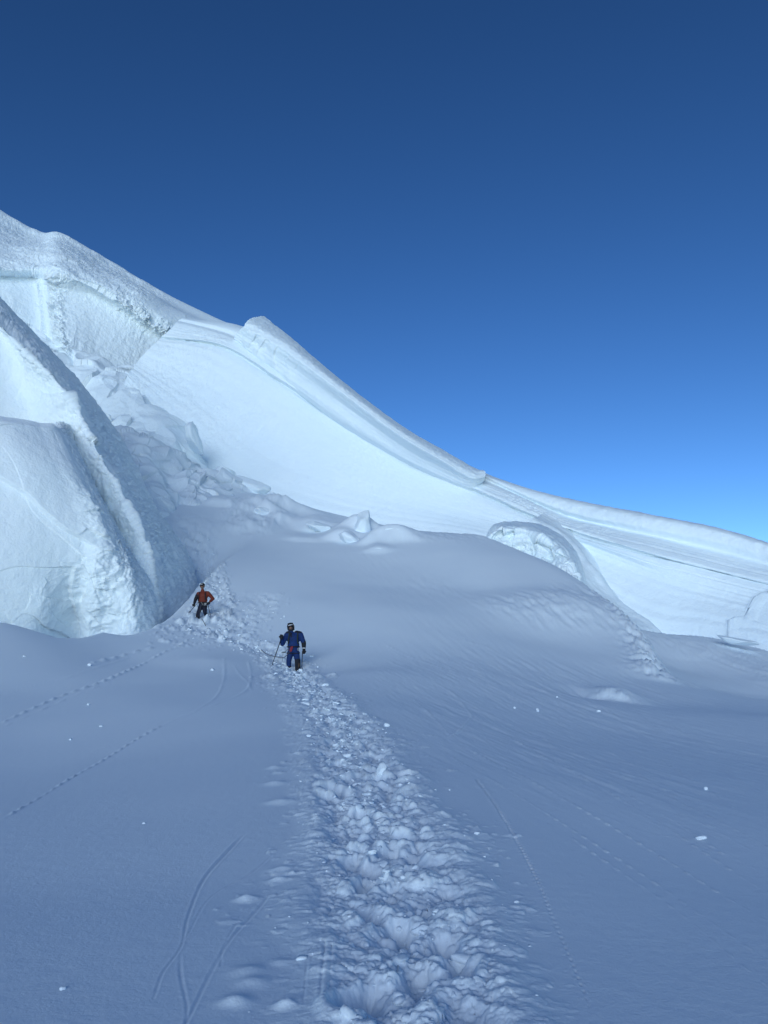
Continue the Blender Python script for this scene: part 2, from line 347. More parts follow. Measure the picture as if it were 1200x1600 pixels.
    for T, wid, am, dn in ((T2, .65, .11, .36), (T3, .66, .17, .66), (T4, .9, .08, .12)):
        lo = T[:, :2].min(0) - 3; hi = T[:, :2].max(0) + 3; m = (x > lo[0]) & (x < hi[0]) & (y > lo[1]) & (y < hi[1])
        if not m.any(): continue
        xm, ym, wobm = x[m], y[m], wob[m]; d, s, side = dist_path(xm, ym, T); hm = np.zeros(d.shape)
        core = 1 - sst(wid * .3, wid * 1.1, d + .3 * wobm); hm -= core * .07
        hm += core * .09 * fbm(xy3(xm, ym, 2.3, 2.3, 3.0), 4, .65)
        scatter(d, wid * 1.2, s, am, .34, dn); h[m] += hm
    # churned patch round the red-jacketed climber and by the blue one
    for px, py, rad, dn in ((325, 985, 1.9, .25), (300, 1000, 1.5, .10), (460, 1062, 1.1, .4), (290, 930, 2.0, .08)):
        g = ground_pt(px, py); m = (np.abs(x - g[0]) < 6) & (np.abs(y - g[1]) < 6)
        if m.any():
            xm, ym, wobm = x[m], y[m], wob[m]; d = np.hypot(xm - g[0], ym - g[1]); hm = np.zeros(d.shape); scatter(d, rad, d, .10, .34, dn); h[m] += hm
    # rubble skirt at the serac foot and scoured flecks
    g = ground_pt(250, 900); d = np.hypot((x - g[0]) / 3.0, (y - g[1]) / 9.0); h += (1 - sst(.5, 1.2, d)) * .25 * np.maximum(fbm(xy3(x, y, .9, .9, 44.0), 3, .6, True) - .15, 0)
    g = ground_pt(405, 800); d = np.hypot((x - g[0]) / 3.0, (y - g[1]) / 8.0); h += (1 - sst(.6, 1.1, d)) * .5 * np.maximum(fbm(xy3(x, y, .55, .35, 47.0), 3, .6, True) - .1, 0)
    # small scarp on the right and its drift
    g = ground_pt(958, 1092); ex = x - g[0]; ey = y - g[1]
    h += .34 * np.exp(-((ex - .35) / .75) ** 2 - ((ey - .7) / 1.0) ** 2) * sst(-.14, .14, ey + .9 * ex + .25 + .22 * perlin(xy3(x, y, 2.5, 2.5, 2.0)))
    h -= .16 * np.exp(-((ex + .8) / .5) ** 2 - ((ey - .6) / .8) ** 2)
    h += .16 * np.exp(-((ex + ey * .6 - .1) / .35) ** 2 - ((ey - .1) / .6) ** 2) * fbm(xy3(x, y, 3.5, 3.5, 61.0), 4, .6, True)
    i_ = (x > 14) & (y > 22) & (y < 60)
    if i_.any():
        xi, yi = x[i_], y[i_]; RX = RD[:, 0]; ry = np.interp(xi, RX, RD[:, 1]); dd = (yi - ry) * .75 + .15 * perlin(xy3(xi, yi, .4, .4, 66.0)); e_ = sst(RX[0], RX[0] + 5, xi)
        hh_ = np.where(dd < 0, np.exp(-(dd / 4.0) ** 2), np.exp(-(dd / 1.3) ** 2)); h[i_] += .75 * hh_ * e_
        h[i_] += .12 * sst(.5, 3, dd) * (1 - sst(7, 11, dd)) * e_ * fbm(xy3(u[i_], v[i_], .4, 2.6, 33.0), 4, .6, True)
    for (gx_, gy_), am, rx_, ry_ in DR:
        mm = (np.abs(x - gx_) < 6) & (np.abs(y - gy_) < 9)
        if mm.any():
            ex = x[mm] - gx_; ey = y[mm] - gy_; ex = ex + .35 * perlin(xy3(x[mm], y[mm], .7, .7, 71.0)); ey = ey + .6 * perlin(xy3(x[mm], y[mm], .6, .6, 73.0))
            h[mm] += am * np.exp(-(ex / rx_) ** 2) * np.where(ey < 0, np.exp(-(ey / (ry_ * .22)) ** 2), np.exp(-(ey / ry_) ** 2))
    # shallow filled-in prints left of the trail
    for px, py, rr, am in [(368, 1565, .07, .03), (445, 1572, .05, .03), (390, 1518, .09, .02), (395, 1535, .08, .02), (385, 1405, .07, .035), (440, 1505, .06, .015),
                           (435, 1375, .07, .03), (440, 1358, .09, .03), (710, 1332, .10, .04), (720, 1345, .10, .03), (430, 1225, .12, .035), (440, 1253, .14, .035), (430, 1200, .10, .03), (640, 1235, .14, .05)]:
        g = ground_pt(px, py); h += am * np.exp(-((x - g[0]) / rr) ** 2 - ((y - g[1]) / (rr * .8)) ** 2)
    return h
def ground(x, y):
    x = np.atleast_1d(np.asarray(x, float)); y = np.atleast_1d(np.asarray(y, float))
    return smooth_ground(x, y) + detail(x, y)

az = np.concatenate([np.arange(-180, -40, 5.0), np.arange(-40, -30, .5), np.arange(-30, 30, .085), np.arange(30, 40, .5), np.arange(40, 180, 5.0)])
rr = [0.25]
while rr[-1] < 125:
    r_ = rr[-1]; rr.append(r_ + max(.003, (.5 if r_ < 9 else .95) * r_ * r_ / (739 * (1.6 + .25 * max(r_ - 6, 0)))) if r_ > 2.2 else r_ + (.05 if r_ > 1.8 else .2))
while rr[-1] < 6000: rr.append(rr[-1] * 1.25)
rr = np.array(rr); print('terrain grid', len(rr), len(az))
Rg, Ag = np.meshgrid(rr, np.radians(az), indexing='ij'); gx = Rg * np.sin(Ag); gy = Rg * np.cos(Ag)
gz = smooth_ground(gx, gy); near = (Rg < 125) & (np.abs(Ag) < R(42)); gz[near] += detail(gx[near], gy[near])
Pt = np.stack([gx, gy, gz], -1)
# broken crust in the trodden trail: push the surface out along its own normal so that steep sides crumble too
ra, rb = np.searchsorted(rr, 1.5), np.searchsorted(rr, 40); ca, cb = np.searchsorted(az, -26), np.searchsorted(az, 16)
Q = Pt[ra:rb, ca:cb]; nq = np.cross(np.gradient(Q, axis=1), np.gradient(Q, axis=0)); nq /= np.linalg.norm(nq, axis=2)[..., None]; nq *= np.sign(nq[..., 2:3])
dq, _, _ = dist_path(Q[..., 0].ravel(), Q[..., 1].ravel(), T1); dq = dq.reshape(Q.shape[:2]); hwq = np.interp(Q[..., 1], [0, 3, 5, 11, 18, 25], [.29, .34, .54, .68, .68, .64]); cq = 1 - sst(hwq * .7, hwq * 1.4, dq)
sel = cq > .01; e = np.zeros(dq.shape); qs = Q[sel]
e[sel] = cq[sel] * (.030 * fbm(qs * 6.0, 4, .6) + .016 * fbm(qs * 13.0 + 5, 4, .65, True) + .02 * perlin(qs * 3.4 + 9)) * np.interp(qs[:, 1], [0, 8, 14], [1, 1, .8])
Pt[ra:rb, ca:cb] = Q + nq * e[..., None]
terr = grid_mesh('snow_slope', Pt, M_SNOW, closed_u=True); tag(terr, kind='structure')
# close the disc under the camera
k = len(az); c0 = [(gx[0, j], gy[0, j], gz[0, j]) for j in range(0, k)]
bm = bmesh.new(); bm.from_mesh(terr.data); bm.verts.ensure_lookup_table()
try: bm.faces.new([bm.verts[j] for j in range(k)])
except Exception: pass
bm.to_mesh(terr.data); bm.free()

# ------------------------------------------------------------ lofted ice and snow bodies
def pchip(knots, vals, t):
    """vals (n, ...) at knots -> values at t, no overshoot"""
    h = np.diff(knots); sh = (-1,) + (1,) * (vals.ndim - 1); dl = np.diff(vals, axis=0) / h.reshape(sh)
    d = np.zeros_like(vals); d[0] = dl[0]; d[-1] = dl[-1]
    if len(h) > 1:
        w1 = (2 * h[1:] + h[:-1]).reshape(sh); w2 = (h[1:] + 2 * h[:-1]).reshape(sh)
        ok = dl[1:] * dl[:-1] > 0
        with np.errstate(divide='ignore', invalid='ignore'):
            hm = (w1 + w2) / (w1 / dl[:-1] + w2 / dl[1:])
        d[1:-1] = np.where(ok, hm, 0)
    i = np.clip(np.searchsorted(knots, t, side='right') - 1, 0, len(h) - 1); hh = h[i].reshape(sh); s = ((t - knots[i]) / h[i]).reshape(sh)
    return ((2 * s**3 - 3 * s**2 + 1) * vals[i] + (s**3 - 2 * s**2 + s) * hh * d[i] + (-2 * s**3 + 3 * s**2) * vals[i + 1] + (s**3 - s**2) * hh * d[i + 1])
def loft(rows, nu, nv):
    """rows: list of rails, each a list of (px, py, Y[, dz]) stations. Returns (nv, nu, 3) and station/rail coordinates."""
    ctl = []
    for r_ in rows:
        a = np.array([(q[0], q[1], q[2]) for q in r_], float); p = P(a[:, 0], a[:, 1], a[:, 2])
        for k_, q in enumerate(r_):
            if len(q) > 3: p[k_, 2] += q[3]
        ctl.append(p)
    ctl = np.array(ctl); ns = ctl.shape[1]
    tu = np.linspace(0, ns - 1, nu); G = crom(np.transpose(ctl, (1, 0, 2)), tu).transpose(1, 0, 2)     # (rails, nu, 3)
    px = np.array([[(q[0], q[1]) for q in r_] for r_ in rows], float)
    seg = np.maximum(np.linalg.norm(np.diff(px, axis=0), axis=2).mean(1), .8); seg3 = np.linalg.norm(np.diff(ctl, axis=0), axis=2).mean(1)
    kn = np.r_[0, np.cumsum(seg3 + .02)]
    # sample rows evenly in picture distance
    pk = np.r_[0, np.cumsum(seg)]; tv = np.interp(np.linspace(0, pk[-1], nv), pk, kn)
    return pchip(kn, G, tv), tu, np.interp(tv, kn, np.arange(len(rows)))
def normals(G):
    du = np.gradient(G, axis=1); dv = np.gradient(G, axis=0); nn = np.cross(du, dv); nn /= np.linalg.norm(nn, axis=2)[..., None] + 1e-9
    return nn
def facing(nn, G):
    c = np.array([0, 0, CAMZ]); s = np.sign(((c - G) * nn).sum(2).mean()); return nn * s

# --- ridge wall -------------------------------------------------
rowsD = [
 [(185, 640, 80, -3), (250, 700, 79, -3), (310, 770, 77, -3), (400, 820, 75, -3), (560, 860, 72, -3), (740, 880, 68, -3), (860, 930, 65, -3), (1000, 1020, 60, -3), (1110, 1040, 57, -3), (1260, 1060, 52, -3)],
 [(195, 600, 80), (250, 665, 79), (310, 740, 77), (400, 790, 75), (560, 830, 72), (740, 850, 68), (860, 890, 65), (1000, 985, 60), (1110, 1000, 57), (1260, 1030, 52)],
 [(215, 565, 82), (310, 620, 80), (400, 690, 77.5), (500, 735, 75), (640, 780, 72.5), (780, 815, 69), (890, 850, 66), (1020, 900, 61.5), (1120, 930, 58.5), (1260, 965, 54)],
 [(250, 530, 84), (345, 545, 82), (430, 597, 79), (540, 670, 76), (650, 730, 73.5), (765, 782, 70), (860, 822, 67), (985, 862, 62.4), (1120, 896, 59.2), (1260, 930, 55)],
 [(251, 529, 84.5), (346, 542, 82.6), (432, 594, 79.6), (542, 667, 76.6), (652, 727, 74.1), (767, 779.5, 70.6), (862, 820, 67.5), (986, 859.5, 62.8), (1121, 893.5, 59.6), (1260, 927.5, 55.4)],
 [(254, 525, 83.9), (348, 539, 81.8), (435, 590, 78.7), (545, 663, 75.8), (655, 723, 73.3), (770, 776, 69.8), (865, 817, 66.8), (988, 856, 62.2), (1122, 891, 59.0), (1260, 925, 54.8)],
 [(275, 505, 85), (362, 527, 83), (455, 580, 80), (560, 650, 76.9), (670, 712, 74.3), (785, 768, 70.8), (885, 812, 67.8), (1000, 838, 63.6), (1125, 868, 60.4), (1260, 902, 56)],
 [(279, 501, 86), (366, 523, 84), (460, 576, 81), (566, 645, 77.9), (676, 707, 75.3), (790, 764, 71.8), (888, 806, 68.8), (1003, 832, 64.2), (1126, 860, 60.8), (1260, 897, 56.3)],
 [(283, 499, 86), (369, 520, 84), (464, 572, 81), (572, 641, 77.9), (680, 703, 75.3), (792, 760, 71.4), (889, 799, 68.2), (1004, 823, 63.8), (1127, 848, 60.4), (1260, 888, 56.2)],
 [(290, 497, 87), (376, 513, 85), (476, 562, 82), (588, 652, 78.9), (690, 712, 76.3), (796, 756, 71.8), (892, 785, 68.5), (1008, 808, 64.0), (1128, 832, 60.6), (1260, 872, 56.4)],
 [(296, 499, 90), (382, 513, 88), (484, 566, 86), (594, 650, 83), (696, 708, 80), (800, 757, 76.4), (895, 784.5, 73.4), (1012, 807, 69.0), (1130, 831, 65.5), (1260, 871, 61)],
 [(300, 560, 110), (390, 600, 110), (500, 640, 110), (610, 690, 108), (710, 740, 105), (815, 790, 100), (910, 830, 98), (1025, 860, 96), (1140, 890, 94), (1270, 930, 92)],
 [(300, 800, 125), (390, 800, 125), (500, 800, 125), (610, 830, 125), (710, 850, 120), (815, 900, 120), (910, 930, 120), (1025, 960, 118), (1140, 990, 116), (1270, 1030, 115)],
]
G, tu, tv = loft(rowsD, 1500, 560); nn = facing(normals(G), G); TV = tv[:, None] + 0 * tu[None]; TU = tu[None] + 0 * tv[:, None]
face = sst(.5, 1.2, TV) * (1 - sst(5.6, 6.2, TV)); arcl = np.cumsum(np.r_[0, np.linalg.norm(np.diff(G[200], axis=0), axis=1)])[None] + 0 * TV
strat = perlin(np.stack([arcl * .03, TV * 9.0, 0 * TV], -1)) * .06 + perlin(np.stack([arcl * .05, TV * 22.0 + 1.2 * perlin(G * .1), 0 * TV + 5], -1)) * .022 * sst(-.2, .4, perlin(G * .06))
h = face * strat + fbm(G * .10, 3) * .35 * (1 - sst(8, 10, TV)) + face * .05 * fbm(G * 1.3, 4, .6)
blk = fbm(G * np.array([.9, .9, .5]), 3, .6, True) * sst(-.1, .35, perlin(G * .12 + 9)); h += face * .11 * blk * (1 - sst(3.5, 4.5, TU))
flut = fbm(np.stack([arcl * 1.1, TV * 1.1, 0 * TV], -1), 3, .6, True)
h += .18 * flut * sst(4.9, 5.3, TV) * (1 - sst(6.2, 6.9, TV)) * sst(4.6, 5.2, TU) * (1 - sst(6.3, 7.2, TU)) * sst(-.2, .3, perlin(np.stack([arcl * .15, 0 * TV, 0 * TV], -1)))
h += .10 * fbm(G * 1.2, 3) * sst(6.5, 8, TV) * (1 - sst(10, 11, TV)) * sst(5, 6, TU)
G = G + nn * h[..., None]
tag(grid_mesh('ice_wall', G, M_WALL), kind='structure')

# --- overhanging cornice on its crest ----------------------------
rowsE = [
 [(372, 550, 85.0), (425, 592, 82), (520, 665, 78), (620, 722, 75.5), (690, 756, 73.6), (735, 770, 72.2), (750, 760, 72.4)],
 [(366, 530, 82.6), (425, 577, 79.6), (520, 648, 75.6), (620, 710, 73.3), (690, 745, 71.8), (735, 763, 71.0), (755, 753, 71.2)],
 [(372, 519, 81.8), (430, 556, 78.9), (520, 618, 74.8), (620, 690, 72.4), (690, 730, 71.0), (735, 752, 70.2), (757, 749, 70.7)],
 [(381, 510, 80.6), (438, 541, 77.6), (525, 606, 73.2), (622, 678, 70.8), (692, 720, 69.6), (736, 745, 69.6), (758, 745, 70.3)],
 [(384, 505, 80.9), (441, 536, 78.0), (528, 602, 73.6), (624, 674, 71.2), (694, 716, 70.0), (738, 741, 69.9), (758.5, 741, 70.6)],
 [(394, 498, 83.0), (446, 529, 81.2), (533, 600, 77.0), (628, 671, 74.2), (697, 711, 72.2), (740, 735, 71.0), (757.5, 737.5, 71.2)],
 [(408, 493.5, 86), (452, 526, 86), (538, 601, 84), (633, 669, 80), (700, 708, 77.5), (742, 733, 75), (755, 736, 73.5)],
 [(428, 510, 100), (475, 560, 98), (560, 640, 94), (645, 690, 90), (708, 725, 86), (744, 745, 80), (752, 745, 76)],
]
G, tu, tv = loft(rowsE, 1000, 220); nn = facing(normals(G), G); TV = tv[:, None] + 0 * tu[None]; TU = tu[None] + 0 * tv[:, None]
ff = 1 - sst(2.6, 3.2, TV)
h = .09 * fbm(G * .9, 4, .55) * sst(.3, 1.0, TV) + .12 * perlin(np.stack([TU * .8, TV * 5, 0 * TU], -1)) * ff * .5
h += ff * .35 * sst(1.1, 1.6, TV) * (np.floor(TU * 6 + perlin(G * .3)) % 2 * .5) * (1 - sst(1.0, 1.6, TU)) + .22 * fbm(G * .5, 3) * (1 - sst(1, 2, TU))
h += .12 * fbm(G * 1.4, 3, .6, True) * sst(3.4, 4, TV) * (1 - sst(5, 6, TV))
G = G + nn * h[..., None]
tag(grid_mesh('snow_cornice', G, M_WALL), kind='structure')

# --- upper slope behind, with its broken scarp --------------------
rowsA = [
 [(-160, 230, 140, -30), (0, 360, 150, -30), (65, 390, 150, -30), (95, 395, 150, -30), (160, 430, 150, -30), (250, 480, 150, -30), (330, 520, 150, -30), (390, 545, 150, -30), (520, 600, 150, -30)],
 [(-160, 228, 112), (0, 331, 118), (62, 365, 120), (95, 368, 118), (160, 404, 119), (250, 457, 120), (330, 496, 121), (390, 523, 122), (520, 590, 124)],
 [(-160, 250, 106), (0, 350, 112), (62, 376, 114), (95, 376, 112), (165, 415, 113), (255, 468, 114), (335, 506, 116), (395, 532, 117), (520, 598, 118)],
 [(-160, 380, 84), (0, 410, 90), (60, 410, 92), (95, 412, 90.5), (150, 437, 91), (215, 468, 93), (262, 500, 95), (340, 535, 100), (500, 610, 105)],
 [(-160, 400, 82.5), (0, 421, 88.5), (60, 422, 91), (95, 430, 88.5), (148, 446, 89.5), (205, 485, 91.5), (250, 518, 94), (330, 555, 99), (500, 630, 104)],
 [(-160, 420, 84), (0, 432, 90), (60, 436, 92), (95, 455, 89.5), (150, 462, 91.5), (200, 495, 93), (245, 525, 95), (325, 570, 99.5), (500, 650, 104)],
 [(-160, 520, 82), (0, 490, 87.5), (62, 510, 89.5), (100, 530, 87.2), (150, 530, 90), (195, 545, 92), (235, 560, 94), (320, 600, 98), (500, 690, 103)],
 [(-160, 620, 79), (0, 580, 85), (65, 570, 87.5), (108, 578, 85.5), (155, 588, 88), (195, 595, 90), (230, 600, 92), (310, 640, 96), (500, 720, 102)],
 [(-160, 700, 76), (0, 680, 82), (65, 640, 84.5), (108, 620, 83.5), (155, 620, 86), (195, 630, 88), (230, 640, 90), (310, 680, 94), (500, 760, 100)],
]
G, tu, tv = loft(rowsA, 900, 520); nn = facing(normals(G), G); TV = tv[:, None] + 0 * tu[None]; TU = tu[None] + 0 * tv[:, None]
lipm = np.exp(-((TV - 4.0) / .8) ** 2); fc = sst(4.6, 5.2, TV) * (1 - sst(7.3, 8, TV)); up = sst(1, 1.6, TV) * (1 - sst(3, 3.8, TV))
rib = np.exp(-((TU - 2.85 - .12 * perlin(np.stack([TV, 0 * TV, 0 * TV], -1))) / .22) ** 2) * sst(3.6, 4.4, TV) * (1 - sst(7, 7.4, TV))
rib2 = np.exp(-((TU - 1.85 - .15 * (TV - 4)) / .10) ** 2) * sst(4, 4.4, TV) * (1 - sst(6.6, 7.2, TV))
rough = fbm(G * .75, 5, .62, True); rough2 = fbm(G * 1.9, 4, .6)
fct = facets(G[..., 0], G[..., 2], 1.9, 5) + .8 * facets(G[..., 0], G[..., 2], .8, 6); lipv = lipm * (.35 + .9 * sst(-.25, .3, perlin(G * .16 + 5)))
h = (lipv * .8 + rib * 1.5 + rib2 * .6) * (rough + .15) * .8 + (lipv + rib * 1.3 + rib2 * .5) * (rough2 * .25 + .55 * fct) - .8 * lipm * sst(0, .35, perlin(G * .11 + 15))
wv = perlin(G * .12) * 1.2 + .35 * perlin(G * .5); flu = fbm(np.stack([TU * 3.2 + .35 * TV + wv, TV * .45, 0 * TV], -1), 5, .55, True); h += fc * flu * .17 * (1 - rib) * (.2 + sst(-.2, .4, perlin(G * .10 + 3))); h += fc * .14 * fbm(G * 1.1, 4, .6)
h += up * (fbm(G * .28, 4, .55) * .55 + .13 * rough2) * (1 - sst(4.6, 5.6, TU)) + up * .04 * rough2

G = G + nn * h[..., None]
tag(grid_mesh('upper_snow_slope', G, M_WALL), kind='structure')

# --- left serac, rear slab ----------------------------------------
rowsB = [
 [(-340, 330, 34), (-260, 560, 33), (-240, 700, 31), (-220, 800, 30), (-200, 900, 30), (-180, 1000, 29), (-160, 1100, 29)],
 [(-170, 380, 38), (-60, 505, 37), (-40, 640, 36), (-20, 760, 35), (20, 860, 34), (60, 960, 33), (90, 1060, 33)],
 [(-130, 390, 39), (-10, 505, 38), (40, 620, 37.6), (80, 730, 36.8), (125, 830, 36.6), (160, 930, 36), (170, 1040, 36)],
 [(-115, 392, 40), (6, 516, 37.2), (102, 612, 36.8), (151, 704, 35.8), (199, 790, 35.6), (236, 872, 35.4), (246, 990, 35.2)],
 [(-110, 388, 41.5), (5, 494, 39.6), (106, 606, 38.6), (159, 699, 38.2), (208, 787, 38.0), (244, 868, 37.4), (258, 985, 36.4)],
 [(-104, 378, 45), (8, 484, 43), (118, 602, 45.5), (185, 696, 46), (235, 792, 46), (285, 868, 43.5), (300, 960, 40)],
 [(-98, 376, 48), (14, 486, 46), (124, 602, 48), (192, 697, 49), (240, 795, 49), (292, 872, 46), (310, 960, 42)],
 [(-80, 450, 64), (30, 560, 62), (120, 650, 62), (180, 760, 60), (225, 840, 58), (270, 910, 55), (300, 1000, 52)],
]
G, tu, tv = loft(rowsB, 620, 560); nn = facing(normals(G), G); TV = tv[:, None] + 0 * tu[None]; TU = tu[None] + 0 * tv[:, None]
fcb = 1 - sst(2.9, 3.3, TV); side = sst(3.2, 3.8, TV) * (1 - sst(6, 7, TV))
h = fbm(G * .16, 2) * .7 * fcb + fbm(G * 1.6, 4, .65) * (.05 + .07 * sst(1.8, 2.8, TV)) + .13 * (1 - sst(3.3, 4.2, TV)) * facets(G[..., 0] * .8 + G[..., 2] * .5, G[..., 2] * .6 - G[..., 0] * .5, 2.6, 9) * sst(0, 1.5, TV) + np.exp(-((TV - 3.0) / .6) ** 2) * (fbm(G * .55, 6, .6) * .62 + .05 * facets(G[..., 0], G[..., 2], 1.1, 12))
L = np.stack([TU * 5.0 + .0 * TV, TV * 7.0, 0 * TU], -1); h += side * (fbm(L, 4, .6, True) * .22 + .07 * fbm(G * np.array([2.2, 2.2, .8]), 4, .65, True))
crag = fbm(G * np.array([.5, .5, .35]), 5, .6, True); h += fcb * .18 * crag * sst(1.2, 2.4, TV)
serac = empty('serac', (float(P(120, 900, 34)[0]), 34, 2.0))
tag(serac, 'huge bright ice tower of two slabs at the left edge', 'serac')
def under(o, par):
    o.parent = par; o.matrix_parent_inverse = Matrix.Translation(-Vector(par.location)); return o
under(grid_mesh('rear_slab', G + nn * h[..., None], M_SERAC), serac)
# --- left serac, front slab ---------------------------------------
rowsB2 = [
 [(-260, 640, 30), (-255, 655, 27), (-250, 665, 26), (-250, 760, 25.8), (-240, 860, 26), (-230, 950, 26.4), (-220, 1060, 27)],
 [(-60, 640, 33), (-50, 652, 30.5), (-45, 660, 29.5), (-40, 745, 29), (-30, 850, 28.8), (-20, 950, 29.2), (-10, 1060, 30.5)],
 [(0, 650, 34), (20, 660, 31.5), (25, 668, 30.6), (50, 755, 30), (60, 860, 29.8), (66, 950, 30.2), (70, 1060, 32)],
 [(60, 660, 35), (62, 667, 32.6), (66, 674, 31.6), (104, 765, 31), (130, 850, 31), (125, 930, 31.6), (118, 1040, 34)],
 [(78, 661, 36), (84, 667, 33.2), (90, 676, 32.4), (132, 770, 31.8), (168, 850, 31.8), (160, 930, 31.8), (146, 1030, 33.5)],
 [(92, 662, 36.5), (98, 672, 34.6), (104, 686, 34), (144, 766, 33.4), (184, 850, 33), (205, 920, 32.3), (200, 1020, 32.5)],
 [(102, 664, 38), (108, 674, 36.4), (113, 694, 36.0), (148, 768, 35.6), (192, 850, 34.8), (226, 918, 33.8), (238, 1010, 33.8)],
 [(104, 700, 44), (120, 740, 43), (135, 760, 43), (170, 830, 42), (215, 900, 41), (245, 960, 40), (260, 1050, 40)],
]
G, tu, tv = loft(rowsB2, 620, 460); nn = facing(normals(G), G); TV = tv[:, None] + 0 * tu[None]; TU = tu[None] + 0 * tv[:, None]
fcb = (1 - sst(3.8, 4.3, TV)) * sst(1.6, 2.2, TU); side = sst(4.3, 4.9, TV) * (1 - sst(6.3, 7, TV))
h = fbm(G * .15, 2) * .5 * fcb + fbm(G * 2.0, 4, .6) * .03 + .05 * fcb * facets(G[..., 0] * .8 + G[..., 2] * .4, G[..., 2] * .5 - G[..., 0] * .4, 3.0, 19) + np.exp(-((TV - 4.1) / .6) ** 2) * (fbm(G * .8, 4, .6, True) * .2 + .3 * facets(G[..., 0], G[..., 2], .8, 23)) * sst(2.4, 3.2, TU)
lg = TU - 2.9 - .62 * (TV - 1.5) + .10 * perlin(G * .5); h += fcb * (-.22 * sst(-.03, .03, lg) * (1 - sst(3.0, 3.6, TV)))
h += fcb * (.10 * fbm(G * .7, 4, .6, True) + .35 * facets(G[..., 0], G[..., 2], .9, 25)) * sst(3.6, 4.6, TU + .8 * (TV - 3.0))
h += np.exp(-((TU - 4.6) / .6) ** 2 - ((TV - 4) / 1.0) ** 2) * fbm(G * .9, 4, .6, True) * .3
h += side * (fbm(np.stack([TU * 3, TV * 6, 0 * TU], -1), 4, .62, True) * .22)
under(grid_mesh('front_slab', G + nn * h[..., None], M_SERAC), serac)

# --- icefall steps between serac and wall -------------------------
rowsC = [
 [(40, 520, 90), (120, 556, 88), (170, 572, 87), (208, 584, 86), (222, 596, 92)],
 [(50, 560, 84), (122, 576, 83), (180, 590, 82), (222, 606, 82), (240, 620, 88)],
 [(60, 620, 81), (128, 605, 79.5), (190, 622, 78.5), (238, 636, 79), (262, 650, 86)],
 [(80, 670, 77), (150, 655, 75.5), (212, 665, 75), (268, 672, 76), (296, 690, 84)],
 [(110, 710, 73), (185, 705, 71.5), (245, 712, 71), (292, 715, 73), (322, 728, 81)],
 [(150, 780, 70), (215, 770, 68), (275, 775, 68), (325, 775, 70), (352, 780, 80)],
]
G, tu, tv = loft(rowsC, 360, 320); nn = facing(normals(G), G)
h = .9 * fbm(G * .14, 2, .5, True) + .25 * fbm(G * .4, 3, .5) + .04 * fbm(G * 1.8, 3, .6) + .35 * facets(G[..., 0], G[..., 2], 3.4, 31) + .15 * facets(G[..., 0], G[..., 2], 1.2, 32) * sst(0, .3, perlin(G * .15))
tag(grid_mesh('icefall', G + nn * h[..., None], M_WALL), kind='structure')
rowsC2 = [
 [(120, 720, 78, -3), (185, 720, 78, -3), (235, 730, 78, -3), (270, 745, 78, -3), (305, 765, 78, -3), (350, 780, 78, -3), (400, 800, 78, -3), (450, 815, 78, -3), (520, 830, 76, -3)],
 [(120, 672, 66), (180, 676, 66), (232, 688, 67), (268, 708, 68), (303, 734, 69), (350, 743, 70), (398, 764, 71), (448, 786, 70), (520, 815, 70)],
 [(120, 690, 61), (190, 700, 61), (236, 712, 62), (268, 735, 63.5), (300, 752, 65), (345, 756, 67), (392, 773, 69), (446, 790, 69), (520, 822, 68.5)],
 [(140, 730, 58), (205, 735, 58), (240, 745, 59), (262, 765, 61), (300, 772, 62.5), (340, 766, 65), (386, 781, 67), (444, 795, 67), (520, 828, 67)],
 [(170, 790, 56), (225, 770, 55.5), (250, 775, 56), (275, 790, 58.5), (305, 795, 59), (340, 785, 62), (385, 795, 64.5), (440, 805, 65), (520, 838, 65.5)],
 [(170, 830, 54, -1), (235, 810, 53.5, -1), (255, 805, 54, -1.2), (275, 815, 57, -1.5), (305, 820, 57, -1.5), (340, 810, 60, -1.5), (385, 815, 62, -1.5), (440, 825, 63, -1.5), (520, 858, 63.5, -1.5)],
]
G, tu, tv = loft(rowsC2, 420, 240); nn = facing(normals(G), G); TV = tv[:, None] + 0 * tu[None]; TU = tu[None] + 0 * tv[:, None]
dn = 1 - sst(4.5, 6.5, TU)
h = (.3 + .7 * dn) * (.7 * fbm(G * .22 + 3, 2, .45, True) + .38 * facets(G[..., 0], G[..., 2], 2.3, 35) + .22 * facets(G[..., 0], G[..., 2], .9, 36)) * sst(.5, 1.1, TV) + .03 * fbm(G * 2.2, 3, .6)
tag(grid_mesh('icefall_ledge', G + nn * h[..., None], M_SNOW), kind='structure')
# --- snow fan below the curl --------------------------------------
rowsF = [
 [(850, 800, 67), (895, 830, 66.5), (930, 868, 65.5), (958, 912, 64), (1000, 955, 62), (1040, 985, 60.5), (1085, 1040, 59)],
 [(830, 815, 63), (880, 845, 62.6), (915, 883, 62), (944, 922, 61), (985, 958, 59.5), (1022, 982, 58), (1070, 1040, 57)],
 [(800, 840, 60), (850, 872, 59.5), (895, 905, 58.5), (930, 940, 57.5), (965, 970, 56), (1002, 990, 55.5), (1050, 1045, 54)],
 [(800, 900, 56, -1), (850, 910, 55, -1), (895, 940, 54, -1), (925, 970, 53, -1), (960, 1000, 52, -1), (1000, 1020, 51, -1), (1040, 1060, 50, -1)],
]
G, tu, tv = loft(rowsF, 320, 200); nn = facing(normals(G), G)
TV = tv[:, None] + 0 * tu[None]; TU = tu[None] + 0 * tv[:, None]
h = .30 * fbm(G * .35, 3) + .05 * fbm(G * 1.6, 3) + .45 * np.exp(-((TV - 1.0) / .25) ** 2) * (1 - .5 * sst(2, 4, TU))
tag(grid_mesh('snow_fan', G + nn * h[..., None], M_WALL), kind='structure')
